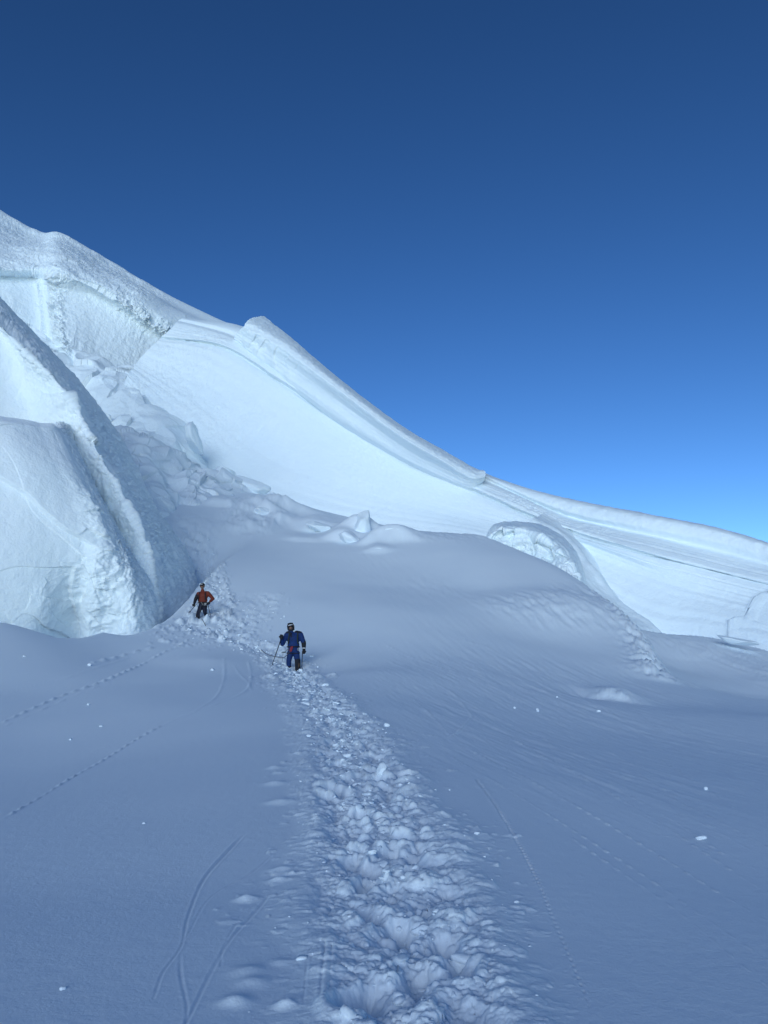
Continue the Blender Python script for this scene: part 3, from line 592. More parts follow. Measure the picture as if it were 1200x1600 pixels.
# --- curled, hollowed ice block -----------------------------------
rowsG = [
 [(768, 880, 66), (785, 880, 67), (835, 880, 67), (885, 900, 64), (915, 920, 60), (925, 960, 58)],
 [(761, 842, 60), (779, 821, 60.5), (835, 820, 60.5), (882, 842, 59), (905, 874, 56), (917, 930, 54)],
 [(756, 844, 57), (776, 822, 56), (827, 823, 55.5), (872, 845, 54), (899, 878, 52), (912, 935, 51)],
 [(756, 852, 55.8), (778, 829, 54.6), (823, 831, 54.0), (864, 852, 52.6), (896, 886, 50.8), (908, 940, 50)],
 [(760, 852, 55.8), (782, 834, 55.0), (821, 836, 54.5), (860, 856, 53.0), (894, 889, 50.9), (905, 945, 50)],
 [(762, 864, 54.9), (790, 852, 54.4), (824, 848, 54.0), (858, 868, 52.6), (892, 897, 50.5), (902, 950, 49.6)],
 [(764, 880, 55), (796, 880, 55), (830, 880, 54), (862, 900, 51), (894, 920, 49), (900, 960, 48)],
]
G, tu, tv = loft(rowsG, 320, 240); nn = facing(normals(G), G); TV = tv[:, None] + 0 * tu[None]; TU = tu[None] + 0 * tv[:, None]
h = .12 * fbm(G * 1.0, 3) + (.22 * fbm(G * .9, 4, .6, True) + .9 * facets(G[..., 0], G[..., 2], 1.1, 41)) * sst(2.5, 3.2, TV) + .06 * fbm(G * 3, 3) + .10 * perlin(np.stack([TU * 1.0, TV * 4, 0 * TU], -1))
tag(grid_mesh('curled_ice_block', G + nn * h[..., None], M_ICE), 'curled overhanging block of translucent ice on the mound crest below the long wall', 'ice block')

# ------------------------------------------------------------ lumps, blocks and chunks
def lump(name, mat_, size, seed, sub=4, rough=.22, cut=7, facets=True):
    """irregular broken block: sphere sliced by random planes, then roughened"""
    r_ = np.random.default_rng(seed); bm = bmesh.new(); bmesh.ops.create_icosphere(bm, subdivisions=sub, radius=1)
    v = np.array([q.co[:] for q in bm.verts]); 
    if facets:
        for k in range(cut):
            n_ = r_.normal(size=3); n_ /= np.linalg.norm(n_); dd = r_.uniform(.45, .8); e = v @ n_ - dd; v = v - np.maximum(e, 0)[:, None] * n_ * .92
    v = v * (1 + rough * fbm(v * 1.3 + seed * 3.7, 4, .55))[:, None] * np.array(size)
    for q, c in zip(bm.verts, v): q.co = c
    me = bpy.data.meshes.new(name); bm.to_mesh(me); bm.free(); me.polygons.foreach_set('use_smooth', [True] * len(me.polygons)); me.materials.append(mat_)
    o = bpy.data.objects.new(name, me); C.objects.link(o); return o
def put_block(name, label, cat, px, py, wpx, hpx, Y, seed, mat_=M_WALL, group=None, lean=0.0, depth=1.0, rough=.25, cut=7):
    g_ = ground_pt(px, py + hpx * .42)
    if abs(g_[1] - Y) < 12 and Y < 65 and name == 'ice_block': Y = float(g_[1])
    p = P(px, py + hpx * .12, Y); k = Y / F * .5; hpx = hpx * 1.1; o = lump(name, mat_, (wpx * k, max(wpx, hpx) * k * depth, hpx * k), seed, rough=rough, cut=cut)
    o.location = p; o.rotation_euler = (0, lean, random.uniform(-.3, .3)); tag(o, label, cat, group); return o
GB = 'broken ice blocks along the foot of the wall'
for (lab, px, py, wp_, hp, Y, lean, cut) in [
 ('tall cracked ice block leaning on the left edge of the big wall', 303, 682, 38, 62, 73, -.35, 9),
 ('pale square ice block half sunk where the wall meets the icefall', 347, 738, 40, 38, 71.5, .2, 9),
 ('long low ice block just right of the square one at the wall foot', 392, 757, 78, 30, 71, .3, 9),
 ('small rounded ice block right of the long low one', 428, 776, 34, 20, 69.5, .3, 6),
 ('low snowy hump below the small rounded block on the bowl rim', 413, 799, 36, 14, 59, .1, 5),
 ('broad smooth lump with a shaded top, left of the pointed block', 500, 824, 46, 20, 61, .35, 9),
 ('bright tilted lump in front of the pointed block', 543, 838, 46, 20, 58.5, .5, 9),
 ('sharp pointed ice block rising highest on the bowl rim', 566, 815, 42, 50, 62.5, .15, 12),
 ('rounded block at the right end of the row on the bowl rim', 622, 831, 44, 30, 60.5, .1, 10),
 ('thin flake of snow lying below the pointed block', 585, 846, 26, 6, 57, .25, 4),
 ('thin flake of snow lying lowest below the rounded end block', 593, 858, 24, 6, 55.5, .15, 4)]:
    put_block('ice_block', lab, 'ice block', px, py, wp_, hp, Y, px, group=GB, lean=lean, cut=cut, mat_=M_WALL if Y > 60 else M_SNOW)
def wall_slab():
    out = [(1133, 1012), (1135, 968), (1146, 963), (1161, 962), (1168, 946), (1175, 932), (1186, 925), (1200, 921), (1216, 910), (1246, 912), (1248, 1045), (1190, 1030)]
    yw = lambda a, b: 57 - (a - 1110) * .033 + (1004 + .2 * (a - 1110) - b) / 70 * 1.7
    bm = bmesh.new(); fr = [bm.verts.new(P(a, b, yw(a, b) - .55)) for a, b in out]; bk = [bm.verts.new(P(a, b, yw(a, b) + .8)) for a, b in out]; n_ = len(out)
    bm.faces.new(fr); bm.faces.new(bk[::-1])
    for k in range(n_): bm.faces.new([fr[k], bk[k], bk[(k + 1) % n_], fr[(k + 1) % n_]])
    bmesh.ops.recalc_face_normals(bm, faces=bm.faces); bmesh.ops.bevel(bm, geom=[e for e in bm.edges if e.verts[0] in fr and e.verts[1] in fr], offset=.12, segments=3, affect='EDGES')
    bmesh.ops.triangulate(bm, faces=bm.faces); bmesh.ops.subdivide_edges(bm, edges=bm.edges, cuts=5, use_grid_fill=True); bm.normal_update()
    v = np.array([q.co[:] for q in bm.verts]); nn_ = np.array([q.normal[:] for q in bm.verts]); v = v + nn_ * (.10 * fbm(v * .9, 4, .6) + .12 * facets(v[:, 0], v[:, 2], 1.3, 51))[:, None]
    for q, c in zip(bm.verts, v): q.co = c
    me = bpy.data.meshes.new('ice_slab'); bm.to_mesh(me); bm.free(); me.materials.append(M_WALL); me.polygons.foreach_set('use_smooth', [True] * len(me.polygons))
    o = bpy.data.objects.new('ice_slab', me); C.objects.link(o); tag(o, 'stepped slab of ice against the wall at the right edge', 'ice slab')
wall_slab()
put_block('snow_wedge', 'thin wedge of snow lying at the wall foot near the right edge', 'snow wedge', 1150, 1000, 66, 16, 51, 8, lean=.2, depth=.5, rough=.15, cut=16)
def on_ground(name, lab, cat, px, py, wpx, hpx, seed, group=None, mat_=M_SNOW):
    g = ground_pt(px, py); gz_ = float(ground(g[0], g[1])[0]); Y = g[1]; k = Y / F * .5; o = lump(name, mat_, (wpx * k, wpx * k * .8, hpx * k), seed, sub=3, rough=.3)
    o.location = (g[0], g[1], gz_ + hpx * k * .45); o.rotation_euler = (0, .1, seed); tag(o, lab, cat, group); return o
GC = 'loose snow chunks lying on the smooth slopes'
for i, (lab, px, py, w_, h_) in enumerate([
 ('largest loose snow chunk on the right slope, a flat bright flake', 1095, 1311, 17, 8),
 ('small pointed snow chunk above the largest flake near the right edge', 1103, 1234, 9, 8),
 ('snow chunk in mid slope, left of the small scarp', 840, 1111, 9, 8),
 ('tiny snow chunk just below the small scarp', 935, 1111, 7, 4),
 ('tiny snow chunk above left of the mid-slope chunk', 804, 1106, 5, 4),
 ('tiny snow chunk directly above the mid-slope chunk', 870, 1089, 5, 4),
 ('lone snow chunk right of the trodden trail on smooth snow', 745, 1309, 9, 5),
 ('lone snow chunk in the bottom left corner area', 98, 1546, 9, 6),
 ('snow chunk on smooth snow below the red-jacketed climber', 332, 1048, 8, 5),
 ('flat snow chunk beside the upper track below the ice tower', 140, 1040, 8, 5),
 ('tiny snow chunk left below the ice tower gap', 38, 1026, 5, 3),
 ('tiny snow chunk under the dotted upper track', 138, 1103, 6, 4),
 ('tiny snow chunk between the two tracks, nearer the left edge', 110, 1157, 6, 4),
 ('tiny snow chunk between the two tracks, farther from the left edge', 158, 1137, 7, 3),
 ('tiny snow chunk on the smooth slope below the lower track', 225, 1286, 6, 3),
 ('square upright snow block standing in the trodden trail', 597, 1212, 20, 26)]):
    on_ground('snow_chunk', lab, 'snow chunk', px, py, w_, h_, i + 3, GC)
# crumbs beside the trail: nobody could count them
def crumbs():
    V = []; Fc = []; r_ = np.random.default_rng(5)
    base = bmesh.new(); bmesh.ops.create_icosphere(base, subdivisions=1, radius=1); bv = np.array([q.co[:] for q in base.verts]); bf = [[q.index for q in f.verts] for f in base.faces]; base.free()
    pos = []
    for T, n_, sp, s0, s1 in ((T1, 1500, .42, .004, .016), (T2, 260, .8, .015, .05), (T3, 520, .5, .02, .055), (T4, 80, .9, .015, .04)):
        q, _ = resample(T, .05); idx = r_.integers(0, len(q), n_); lat = r_.normal(0, sp * .8, n_); c = q[idx, :2] + np.stack([lat, r_.normal(0, .3, n_)], -1)
        sc = r_.uniform(s0, s1, n_) * np.interp(c[:, 1], [0, 4, 12, 30], [.8, 1, 1.6, 1.8 if T is T1 else 1.0]) * r_.uniform(.5, 1.3, n_)
        pos.append(np.c_[c, sc])
    pos = np.vstack(pos); z = ground(pos[:, 0], pos[:, 1])
    for (x_, y_, s_), z_ in zip(pos, z):
        j = 1 + .35 * r_.normal(size=(len(bv), 1)); v = bv * j * s_ * np.array([r_.uniform(.8, 1.7), r_.uniform(.7, 1.2), r_.uniform(.4, .8)]); a = r_.uniform(0, 6.28); ca, sa = math.cos(a), math.sin(a)
        v = np.stack([v[:, 0] * ca - v[:, 1] * sa + x_, v[:, 0] * sa + v[:, 1] * ca + y_, v[:, 2] + z_ + .15 * s_], -1); o_ = len(V) * len(bv); V.append(v); Fc += [[k + o_ for k in f] for f in bf]
    # angular pieces of broken crust lying in the trodden trail
    base = bmesh.new(); bmesh.ops.create_icosphere(base, subdivisions=2, radius=1); bv = np.array([q.co[:] for q in base.verts]); bf = [[q.index for q in f.verts] for f in base.faces]; base.free()
    q, _ = resample(T1, .05); n_ = 1000; idx = (len(q) * r_.uniform(0, 1, n_) ** 1.05).astype(int); wd = np.interp(q[idx, 1], [0, 3, 5, 11, 18, 25], [.29, .34, .54, .68, .68, .64])
    c = q[idx, :2] + np.stack([r_.normal(0, .42, n_) * wd, r_.normal(0, .2, n_)], -1); z = ground(c[:, 0], c[:, 1]); o0 = sum(len(v) for v in V)
    for (x_, y_), z_ in zip(c, z):
        s_ = r_.uniform(.010, .034) * (1 if r_.random() < .85 else 1.7) * np.interp(y_, [0, 6, 20], [.75, 1.0, 1.35]); v = bv.copy()
        for _k in range(8):
            nn_ = r_.normal(size=3); nn_ /= np.linalg.norm(nn_); e_ = v @ nn_ - r_.uniform(.4, .75); v = v - np.maximum(e_, 0)[:, None] * nn_
        v = v * s_ * np.array([r_.uniform(1.0, 1.9), r_.uniform(.8, 1.3), r_.uniform(.4, .8)]); R_ = np.array(Matrix.Rotation(r_.uniform(0, 6.28), 3, 'Z') @ Matrix.Rotation(r_.uniform(-.6, .6), 3, 'X')); v = v @ R_.T + np.array([x_, y_, z_ + .1 * s_])
        V.append(v); Fc += [[k + o0 for k in f] for f in bf]; o0 += len(v)
    o = raw_mesh('snow_crumbs', np.vstack(V), Fc, M_SNOW); tag(o, 'loose crumbs of snow scattered along the trodden trail', 'snow crumbs', kind='stuff')
crumbs()

# ------------------------------------------------------------ people
def shell(name, prims, m_, parent, voxel=.014, smooth=4):
    """one continuous surface grown from tapered limbs and ellipsoids"""
    V = []; Fc = []
    def ring_add(rings):
        base = len(V); n_ = len(rings[0])
        for r_ in rings: V.extend(r_)
        for a in range(len(rings) - 1):
            for b in range(n_): Fc.append([base + a * n_ + b, base + a * n_ + (b + 1) % n_, base + (a + 1) * n_ + (b + 1) % n_, base + (a + 1) * n_ + b])
        Fc.append([base + k for k in range(n_)][::-1]); e = base + (len(rings) - 1) * n_; Fc.append([e + k for k in range(n_)])
    for p in prims:
        if p[0] == 'e':
            c = Vector(p[1]); r3 = p[2]; rot = Matrix.Rotation(p[3] if len(p) > 3 else 0, 3, 'Y'); rings = []
            for a in range(1, 12):
                th = math.pi * a / 12; rings.append([tuple(c + rot @ Vector((r3[0] * math.sin(th) * math.cos(f_), r3[1] * math.sin(th) * math.sin(f_), -r3[2] * math.cos(th)))) for f_ in [2 * math.pi * q / 16 for q in range(16)]])
            ring_add(rings)
        else:
            a, ra, b, rb = Vector(p[0]), p[1], Vector(p[2]), p[3]; fl = p[4] if len(p) > 4 else 1.0
            d = (b - a); L = d.length; d = d / L; x_ = d.cross(Vector((0, 1, 0))); x_ = x_.normalized() if x_.length > 1e-3 else Vector((1, 0, 0)); y_ = d.cross(x_)
            rings = []
            for t_, r_ in [(-ra * math.cos(q), ra * math.sin(q)) for q in (.35, .8, 1.2)] + [(L * q, ra + (rb - ra) * q) for q in (0, .33, .66, 1)] + [(L + rb * math.cos(q), rb * math.sin(q)) for q in (1.2, .8, .35)]:
                rings.append([tuple(a + d * t_ + (x_ * math.cos(f_) + y_ * math.sin(f_) * fl) * r_) for f_ in [2 * math.pi * q / 14 for q in range(14)]])
            ring_add(rings)
    o = raw_mesh(name, V, Fc, m_)
    md = o.modifiers.new('r', 'REMESH'); md.mode = 'VOXEL'; md.voxel_size = voxel
    if smooth: m2 = o.modifiers.new('s', 'SMOOTH'); m2.iterations = smooth; m2.factor = .5
    dg = bpy.context.evaluated_depsgraph_get(); me = bpy.data.meshes.new_from_object(o.evaluated_get(dg)); o.modifiers.clear(); old = o.data; o.data = me; bpy.data.meshes.remove(old)
    me.polygons.foreach_set('use_smooth', [True] * len(me.polygons)); me.name = name
    if not me.materials: me.materials.append(m_)
    o.parent = parent; return o
def hand_prims(w_, d_, up, side, grip=True, k=1.0):
    """w_: wrist, d_: direction of the palm, side: across the palm; five bent fingers curl towards 'up'"""
    w_, d_, up, side = map(Vector, (w_, d_, up, side)); d_.normalize(); up.normalize(); side.normalize(); pr = []
    pr.append((w_, .026 * k, w_ + d_ * .03, .030 * k))
    for q in (-1.5, -.5, .5, 1.5): pr.append((w_ + d_ * .02 + side * q * .012, .015 * k, w_ + d_ * .095 + side * q * .020, .014 * k))
    for q, L in ((-1.5, .80), (-.5, 1.0), (.5, 1.05), (1.5, .92)):
        a = w_ + d_ * .095 + side * q * .021; b = a + d_ * .028 * L + up * .020 * L; c = b - d_ * .006 * L + up * .026 * L; e = c - d_ * .024 * L + up * .004
        pr += [(a, .0115 * k, b, .0105 * k), (b, .0105 * k, c, .0095 * k), (c, .0095 * k, e, .0085 * k)]
    a = w_ + d_ * .03 + side * .034; b = a + side * .026 + up * .016 + d_ * .022; c = b + up * .024 + d_ * .016 - side * .006
    pr += [(w_ + d_ * .02 + side * .012, .016 * k, a, .014 * k), (a, .013 * k, b, .012 * k), (b, .012 * k, c, .010 * k)]
    return pr
def head_prims(c, yaw=0.0, tilt=0.0):
    """head facing -Y: skull, jaw, nose, ears, lips, brow"""
    c = Vector(c); Rm = Matrix.Rotation(yaw, 3, 'Z') @ Matrix.Rotation(tilt, 3, 'Y'); f = lambda x, y, z: tuple(c + Rm @ Vector((x, y, z)))
    return [('e', f(0, .01, .03), (.074, .095, .092)), ('e', f(0, -.018, -.045), (.056, .068, .064)), (f(0, -.088, .008), .009, f(0, -.112, -.022), .013), (f(-.018, -.086, -.052), .007, f(.018, -.086, -.052), .007),
            ('e', f(-.078, .01, -.005), (.012, .02, .03)), ('e', f(.078, .01, -.005), (.012, .02, .03)), (f(-.04, -.075, .026), .011, f(.04, -.075, .026), .011), ('e', f(0, -.068, -.088), (.025, .022, .02))], f
M_SKIN = mat('skin', (0.20, 0.11, 0.08), .6)
M_LIP = mat('lip', (0.22, 0.08, 0.07), .6); M_EYE = mat('eye', (0.05, 0.035, 0.03), .3)
M_BLACK = mat('black_fabric', (0.012, 0.013, 0.018), .8, bump=[(60, .003)])
M_BLUE = mat('blue_shell', (0.005, 0.030, 0.14), .75, noise=(9, (0.004, 0.020, 0.09)), bump=[(16, .02)])
M_NAVY = mat('navy_shell', (0.006, 0.008, 0.024), .7, bump=[(16, .02)])
M_RED = mat('red_shell', (0.16, 0.026, 0.012), .7, noise=(9, (0.11, 0.016, 0.009)), bump=[(16, .02)])
M_REDW = mat('red_webbing', (0.30, 0.03, 0.04), .6); M_WHITE = mat('white_plastic', (0.75, 0.76, 0.78), .4)
M_OLIVE = mat('olive_pack', (0.02, 0.028, 0.018), .8, bump=[(30, .01)]); M_METAL = mat('aluminium', (0.35, 0.36, 0.38), .35, metal=.9); M_DARKM = mat('dark_metal', (0.012, 0.018, 0.03), .6)
M_ROPE = mat('rope_sheath', (0.03, 0.035, 0.05), .8, noise=(40, (0.10, 0.10, 0.12))); M_GREY = mat('grey_webbing', (0.22, 0.22, 0.20), .7); M_TAN = mat('tan_gaiter_patch', (.12, .07, .04), .8)

def tube(name, pts, r_, m_, parent=None, n_=8):
    pts = [Vector(p) for p in pts]; rr_ = r_ if isinstance(r_, (list, tuple)) else [r_] * len(pts); V = []; Fc = []
    for k, p in enumerate(pts):
        d = (pts[min(k + 1, len(pts) - 1)] - pts[max(k - 1, 0)]).normalized(); x_ = d.cross(Vector((0.1, 1, 0.05))).normalized(); y_ = d.cross(x_)
        V += [tuple(p + (x_ * math.cos(2 * math.pi * q / n_) + y_ * math.sin(2 * math.pi * q / n_)) * rr_[k]) for q in range(n_)]
    for k in range(len(pts) - 1):
        for q in range(n_): Fc.append([k * n_ + q, k * n_ + (q + 1) % n_, (k + 1) * n_ + (q + 1) % n_, (k + 1) * n_ + q])
    Fc.append(list(range(n_))[::-1]); Fc.append([(len(pts) - 1) * n_ + q for q in range(n_)])
    return raw_mesh(name, V, Fc, m_, parent)
def disc(name, c, r_, th, m_, parent, axis=(0, 0, 1)):
    a = Vector(c); d = Vector(axis).normalized() * th / 2; return tube(name, [a - d, a + d], r_, m_, parent, 14)
def pole(name, lab, origin, top, tip, group):
    top, tip, origin = Vector(top), Vector(tip), Vector(origin); d = (tip - top).normalized(); L = (tip - top).length
    t_ = empty(name, tuple(origin + tip)); tag(t_, lab, 'trekking pole', group); b = top - tip
    tube('grip', [b - d * .02, b, b + d * .10, b + d * .15], [.020, .019, .015, .016], M_BLACK, t_)
    tube('shaft', [b + d * .15, b + d * L * .55, b + d * (L * .55 + .01), b + d * (L - .03), b + d * L], [.015, .015, .013, .012, .006], M_DARKM, t_)
    disc('basket', b + d * (L - .09), .042, .008, M_BLACK, t_, d); return t_

def stand(px, py): 
    g = ground_pt(px, py); return Vector((g[0], g[1], g[2]))
# --- climber in blue ----------------------------------------------
B0 = stand(459, 1043); B0.z = float(P(459, 1047, B0.y)[2])
pb = empty('person', tuple(B0)); tag(pb, 'person in blue suit and black hood, pole in one hand, standing on the trail', 'person')
hp, hf = head_prims((-.125, -.02, 1.47), .12, -.12)
shR, shL = (-.245, 0, 1.20), (.19, 0, 1.21); elR, elL = (-.36, -.10, .88), (.29, .03, .92); haR, haL = (-.385, -.22, 1.07), (.31, -.06, .68)
hiR, hiL = (-.125, 0, .62), (.075, 0, .62); knR, knL = (-.16, -.05, .30), (.125, -.08, .26); anR, anL = (-.155, .02, -.05), (.145, -.05, -.14)
gripR = hand_prims(haR, (.1, -.25, .9), (0, -1, -.2), (-1, 0, .1)); gripL = hand_prims(haL, (.05, -.2, -1), (-.2, -1, 0), (1, 0, 0))
trunk = [('e', (-.03, 0, 1.08), (.165, .10, .19)), ('e', (-.02, 0, .82), (.14, .095, .17)), ('e', (-.03, 0, .66), (.155, .10, .11)), ((-.10, .01, 1.24), .055, (-.115, 0, 1.40), .052)]
shell('body', hp + trunk + [(shR, .05, elR, .042), (elR, .042, haR, .026), (shL, .05, elL, .042), (elL, .042, haL, .026), (hiR, .08, knR, .055), (knR, .055, anR, .04), (hiL, .08, knL, .055), (knL, .055, anL, .04),
     (anR, .04, (anR[0], -.14, anR[2] - .05), .035), (anL, .04, (anL[0] + .02, -.2, anL[2] - .05), .035)] + gripR + gripL, M_SKIN, pb, .011, 2)
shell('jacket', [('e', (-.03, 0, 1.07), (.215, .145, .21)), ('e', (-.025, 0, .86), (.19, .135, .17)), ('e', (-.03, 0, .74), (.18, .13, .09)), ((-.20, 0, 1.21), .085, (.15, 0, 1.22), .085), ((-.11, .01, 1.20), .085, (-.12, .0, 1.31), .075),
     (shR, .088, elR, .072), (elR, .072, (-.38, -.19, 1.02), .052), (shL, .088, elL, .075)], M_BLUE, pb)
shell('sleeve', [((.275, .03, .97), .080, elL, .076), (elL, .078, (.31, -.05, .72), .056)], M_BLACK, pb, .012, 2)
shell('yoke', [((-.22, .0, 1.25), .075, (-.12, .0, 1.29), .07), ((.06, 0, 1.28), .072, (.17, 0, 1.25), .078), ((-.10, -.06, 1.10), .04, (-.11, -.06, 1.22), .06), ((-.06, -.10, 1.0), .035, (-.08, -.09, 1.14), .05)], M_NAVY, pb, .012, 3)
shell('trousers', [('e', (-.03, 0, .66), (.178, .128, .12)), ((-.11, 0, .60), .105, (-.155, -.04, .30), .080), ((-.155, -.04, .30), .080, (-.155, 0, .12), .072), ((.06, 0, .60), .108, (.125, -.07, .30), .085)], M_BLUE, pb)
for a in ((-.157, 0, .12), ): shell('gaiter', [(a, .082, (-.157, .01, -.06), .078)], M_NAVY, pb, .012, 2)
shell('gaiter', [((.12, -.07, .33), .090, (.14, -.05, -.10), .086)], M_BLACK, pb, .012, 2)
raw = shell('gaiter_patch', [((.175, -.125, .22), .020, (.165, -.118, .10), .022)], M_TAN, pb, .01, 1)
shell('boot', [((-.157, .03, -.08), .075, (-.165, -.16, -.12), .06)], M_BLACK, pb, .014, 2); shell('boot', [((.145, -.01, -.16), .078, (.165, -.22, -.20), .062)], M_BLACK, pb, .014, 2)
hood = shell('hood', [('e', hf(0, .028, .045), (.108, .118, .112)), ('e', hf(0, .045, -.07), (.102, .09, .09)), (hf(-.088, -.01, .03), .030, hf(-.078, -.01, -.09), .032), (hf(.088, -.01, .03), .030, hf(.080, -.01, -.09), .034), (hf(-.06, -.05, .115), .030, hf(.06, -.05, .115), .030), (hf(-.05, -.06, -.115), .028, hf(.05, -.06, -.115), .03)], M_BLACK, pb, .012, 2)
shell('headband', [(hf(-.065, -.085, .056), .012, hf(0, -.108, .066), .013), (hf(0, -.108, .066), .013, hf(.06, -.088, .074), .011)], M_WHITE, pb, .007, 1)
shell('sunglasses', [(hf(-.055, -.085, .030), .014, hf(-.015, -.100, .028), .018), (hf(.015, -.100, .028), .018, hf(.055, -.085, .030), .014), (hf(-.02, -.1, .03), .006, hf(.02, -.1, .03), .006)], M_BLACK, pb, .006, 1)
shell('beard', [('e', hf(0, -.07, -.088), (.042, .03, .028))], M_EYE, pb, .007, 1)
shell('mitten', [(Vector(q[0]), q[1] * 1.9, Vector(q[2]), q[3] * 1.9) for q in gripR], M_BLACK, pb, .010, 1)
gl = shell('mitten', [(Vector(q[0]), q[1] * 1.8, Vector(q[2]), q[3] * 1.8) for q in gripL], M_BLACK, pb, .010, 1)
disc('cuff_stripe', (.315, -.065, .74), .064, .02, M_WHITE, gl, (0, .1, 1))
hb = tube('harness', [(-.03 + .195 * math.cos(q), -.0 + .145 * math.sin(q), .79) for q in [2 * math.pi * k / 24 for k in range(25)]], .020, M_BLACK, pb)
for sx_, cx_ in ((-1, -.115), (1, .065)): tube('leg_loop', [(cx_ + .115 * math.cos(q), -.01 + .118 * math.sin(q), .58 + .02 * math.sin(q)) for q in [2 * math.pi * k / 20 for k in range(21)]], .014, M_BLACK, hb)
tube('belay_loop', [(-.06, -.155, .80), (-.09, -.165, .74), (-.11, -.165, .66), (-.085, -.165, .62), (-.06, -.165, .68), (-.045, -.16, .76), (-.03, -.155, .80)], .016, M_REDW, hb)
for dx_ in (-.23, -.19, .14): tube('carabiner', [(dx_ + .022 * math.cos(q), -.13, .70 + .045 * math.sin(q)) for q in [2 * math.pi * k / 12 for k in range(13)]], .006, M_METAL, hb)
pk = empty('backpack', tuple(B0 + Vector((-.03, .2, .85)))); tag(pk, 'dark olive backpack worn by the climber in blue', 'backpack')
def local(prims, off): return [(('e', tuple(Vector(p[1]) - off), *p[2:]) if p[0] == 'e' else (tuple(Vector(p[0]) - off), p[1], tuple(Vector(p[2]) - off), *p[3:])) for p in prims]
OF = Vector((-.03, .2, .85))
shell('pack_bag', local([('e', (-.03, .23, 1.02), (.15, .11, .26)), ('e', (-.03, .22, 1.24), (.12, .09, .06))], OF), M_OLIVE, pk, .016, 2)
for sx_ in (-.175, .12): tube('shoulder_strap', [Vector(q) - OF for q in [(sx_, .12, 1.28), (sx_, .02, 1.325), (sx_, -.08, 1.29), (sx_, -.135, 1.18), (sx_ * 1.05, -.158, 1.04), (sx_ * 1.15, -.13, .92), (sx_ * 1.2, .05, .86)]], .022, M_OLIVE, pk)
GP = 'trekking poles held by the two climbers'
pole('trekking_pole', 'long dark pole leaning out from the raised hand of the blue climber', B0, (-.395, -.28, 1.17), (-.745, -.35, .06), GP)
pole('trekking_pole', 'dark pole hanging straight down from the lowered hand of the blue climber', B0, (.305, -.13, .62), (.30, -.16, -.03), GP)
ax = empty('ice_axe', tuple(B0 + Vector((-.38, -.06, .60)))); tag(ax, 'ice axe hanging at the hip of the climber in blue', 'ice axe')
tube('axe_head', [(-.065, 0, -.02), (-.03, 0, .008), (0, 0, .015), (.05, 0, .01), (.09, 0, .0)], [.005, .014, .018, .016, .020], M_DARKM, ax); tube('shaft', [(0, 0, .01), (-.005, -.01, -.16), (-.012, -.02, -.32)], [.010, .009, .005], M_METAL, ax)
tube('leash', [(.02, 0, .0), (.10, 0, .05), (.17, 0, .12)], .008, M_BLACK, ax)
# --- climber in red -----------------------------------------------
R0 = stand(311, 966); R0.z = float(P(311, 968, R0.y)[2]); R0.x = float(P(313, 968, R0.y)[0])
pr_ = empty('person', tuple(R0)); tag(pr_, 'person in red jacket, black trousers and cap, pausing uphill with hand on hip', 'person')
hp, hf = head_prims((.015, -.03, 1.44), -.1, .05)
shR, shL = (-.125, 0, 1.12), (.245, 0, 1.15); elR, elL = (-.225, .02, .88), (.44, .03, .90); haR, haL = (-.25, -.06, .68), (.33, -.10, .73)
gripR = hand_prims(haR, (-.05, -.35, -1), (0, -1, .1), (-1, 0, 0)); gripL = hand_prims(haL, (-.3, -.6, -.6), (0, -.4, -1), (1, -.2, 0))
hiR, hiL = (-.0, 0, .58), (.14, 0, .58); knR, knL = (-.07, -.10, .30), (.17, -.06, .32); anR, anL = (-.10, -.03, -.03), (.20, .16, .12)
shell('body', hp + [('e', (.06, 0, 1.02), (.15, .10, .19)), ('e', (.06, 0, .78), (.13, .09, .16)), ('e', (.065, 0, .64), (.14, .095, .10)), ((.05, .01, 1.16), .055, (.02, 0, 1.36), .052), (shR, .05, elR, .042), (elR, .042, haR, .026), (shL, .05, elL, .042), (elL, .042, haL, .026),
     (hiR, .08, knR, .055), (knR, .055, anR, .04), (hiL, .08, knL, .055), (knL, .055, anL, .04), (anR, .04, (anR[0] - .04, -.2, anR[2] - .03), .035), (anL, .04, (.30, .04, .09), .035)] + gripR + gripL, M_SKIN, pr_, .011, 2)
shell('jacket', [('e', (.06, 0, 1.02), (.195, .14, .21)), ('e', (.065, 0, .83), (.18, .13, .15)), ((-.09, 0, 1.12), .082, (.20, 0, 1.155), .082), ((.04, .0, 1.16), .08, (.03, -.01, 1.26), .068), (shR, .080, elR, .066), (shL, .082, elL, .070), (elL, .070, (.36, -.07, .77), .052)], M_RED, pr_)
shell('sleeve', [((-.155, .0, 1.06), .078, elR, .072), (elR, .072, (-.245, -.04, .73), .054)], M_BLACK, pr_, .012, 2)
shell('trousers', [('e', (.07, 0, .62), (.168, .125, .13)), ((.0, 0, .58), .098, (-.065, -.09, .30), .078), ((-.065, -.09, .30), .078, (-.095, -.04, .05), .070), ((.14, 0, .58), .100, (.17, -.05, .32), .080), ((.17, -.05, .32), .080, (.20, .12, .16), .066)], M_NAVY, pr_)
shell('gaiter', [((-.085, -.06, .20), .082, (-.10, -.03, -.04), .080)], M_BLACK, pr_, .012, 2)
shell('boot', [((-.10, -.02, -.03), .078, (-.15, -.20, -.05), .060)], M_BLACK, pr_, .014, 2); shell('boot', [((.20, .15, .12), .070, (.32, .03, .10), .056)], M_BLACK, pr_, .014, 2)
shell('cap', [('e', hf(0, .015, .072), (.092, .108, .072)), (hf(-.05, -.085, .050), .016, hf(.05, -.085, .050), .016), (hf(-.085, .01, .03), .020, hf(-.07, .0, -.04), .016), (hf(.085, .01, .03), .020, hf(.072, .0, -.04), .016)], M_BLACK, pr_, .010, 2)
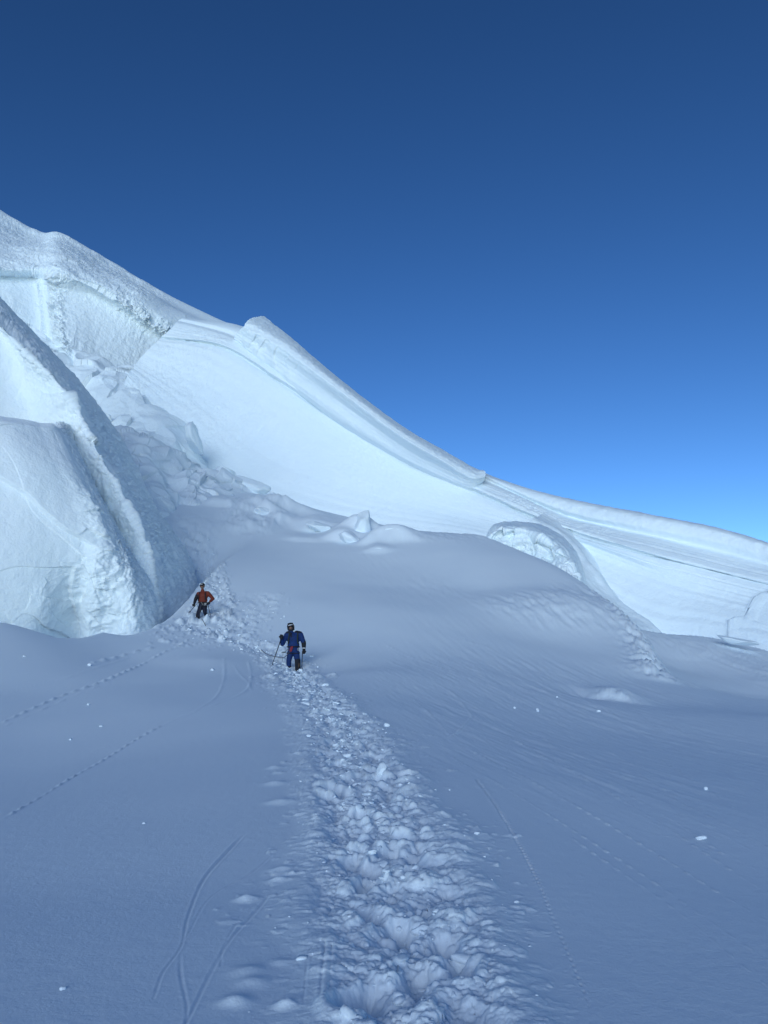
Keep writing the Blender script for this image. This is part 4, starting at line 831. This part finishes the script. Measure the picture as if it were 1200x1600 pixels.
shell('headlamp', [(hf(-.04, -.105, .080), .013, hf(.035, -.105, .083), .012)], M_WHITE, pr_, .006, 1)
shell('sunglasses', [(hf(-.055, -.085, .018), .013, hf(-.015, -.100, .016), .016), (hf(.015, -.100, .016), .016, hf(.055, -.085, .018), .013), (hf(-.02, -.1, .018), .006, hf(.02, -.1, .018), .006)], M_BLACK, pr_, .006, 1)
shell('glove', [(Vector(q[0]), q[1] * 1.6, Vector(q[2]), q[3] * 1.6) for q in gripR], M_BLACK, pr_, .010, 1); shell('glove', [(Vector(q[0]), q[1] * 1.6, Vector(q[2]), q[3] * 1.6) for q in gripL], M_BLACK, pr_, .010, 1)
hb = tube('harness', [(.065 + .185 * math.cos(q), .14 * math.sin(q), .72) for q in [2 * math.pi * k / 24 for k in range(25)]], .024, M_BLACK, pr_)
for cx_ in (.0, .14): tube('leg_loop', [(cx_ + .108 * math.cos(q), -.01 + .112 * math.sin(q), .54) for q in [2 * math.pi * k / 20 for k in range(21)]], .013, M_BLACK, hb)
tube('sling', [(.03, -.145, .74), (.06, -.16, .70), (.10, -.155, .63), (.12, -.15, .60)], .012, M_GREY, hb); tube('sling', [(-.03, -.13, .73), (-.12, -.12, .66), (-.20, -.12, .60), (-.25, -.12, .56)], .009, M_GREY, hb)
for dx_ in (.16, .19, .22): tube('carabiner', [(dx_ + .022 * math.cos(q), -.12, .65 + .045 * math.sin(q)) for q in [2 * math.pi * k / 12 for k in range(13)]], .006, M_METAL, hb)
pk = empty('backpack', tuple(R0 + Vector((.06, .2, .80)))); tag(pk, 'black backpack worn by the climber in the red jacket', 'backpack'); OF = Vector((.06, .2, .80))
shell('pack_bag', local([('e', (.06, .22, .97), (.15, .11, .25)), ('e', (.06, .21, 1.17), (.12, .09, .06))], OF), M_BLACK, pk, .016, 2)
for sx_, q_ in ((-.075, -1), (.185, 1)): tube('shoulder_strap', [Vector(q) - OF for q in [(sx_, .12, 1.20), (sx_, .02, 1.235), (sx_, -.08, 1.20), (sx_ + q_ * .01, -.135, 1.10), (sx_ + q_ * .02, -.145, .97), (sx_ + q_ * .04, -.10, .86), (sx_ + q_ * .05, .05, .80)]], .023, M_BLACK, pk)
pole('trekking_pole', 'dark pole planted beside the climber in red, under the hand on the hip', R0, (.33, -.16, .68), (.555, -.30, .03), GP)
pole('trekking_pole', 'dark pole trailing from the lowered hand of the climber in red', R0, (-.235, -.12, .60), (-.47, -.25, .27), GP)
# --- rope ---------------------------------------------------------
rp = []
for px, py, dz in [(316, 975, .05), (325, 982, .03), (336, 990, .03), (346, 997, .03), (353, 1001, .0), (362, 1003, -.12), (385, 1006, -.15), (402, 1008, -.10), (409, 1014, .02), (416, 1020, .03), (424, 1024, .05)]:
    g = ground_pt(px, py); rp.append(Vector((g[0], g[1], float(ground(g[0], g[1])[0]) + dz)))
rp = [R0 + Vector((.06, -.17, .70)), R0 + Vector((.03, -.26, .35)), R0 + Vector((.06, -.5, .10))] + rp + [B0 + Vector((-.42, -.05, .42)), B0 + Vector((-.25, -.12, .50)), B0 + Vector((-.08, -.17, .70))]
rc = crom(np.array([[tuple(q)] for q in rp]), np.linspace(0, len(rp) - 1, 140))[:, 0]
tag(tube('climbing_rope', [tuple(q) for q in rc], .011, M_ROPE), 'thin dark rope running over the snow between the two climbers', 'rope')
pb.scale = (1.12, 1.1, 1.01); pr_.scale = (1.16, 1.12, 1.03)
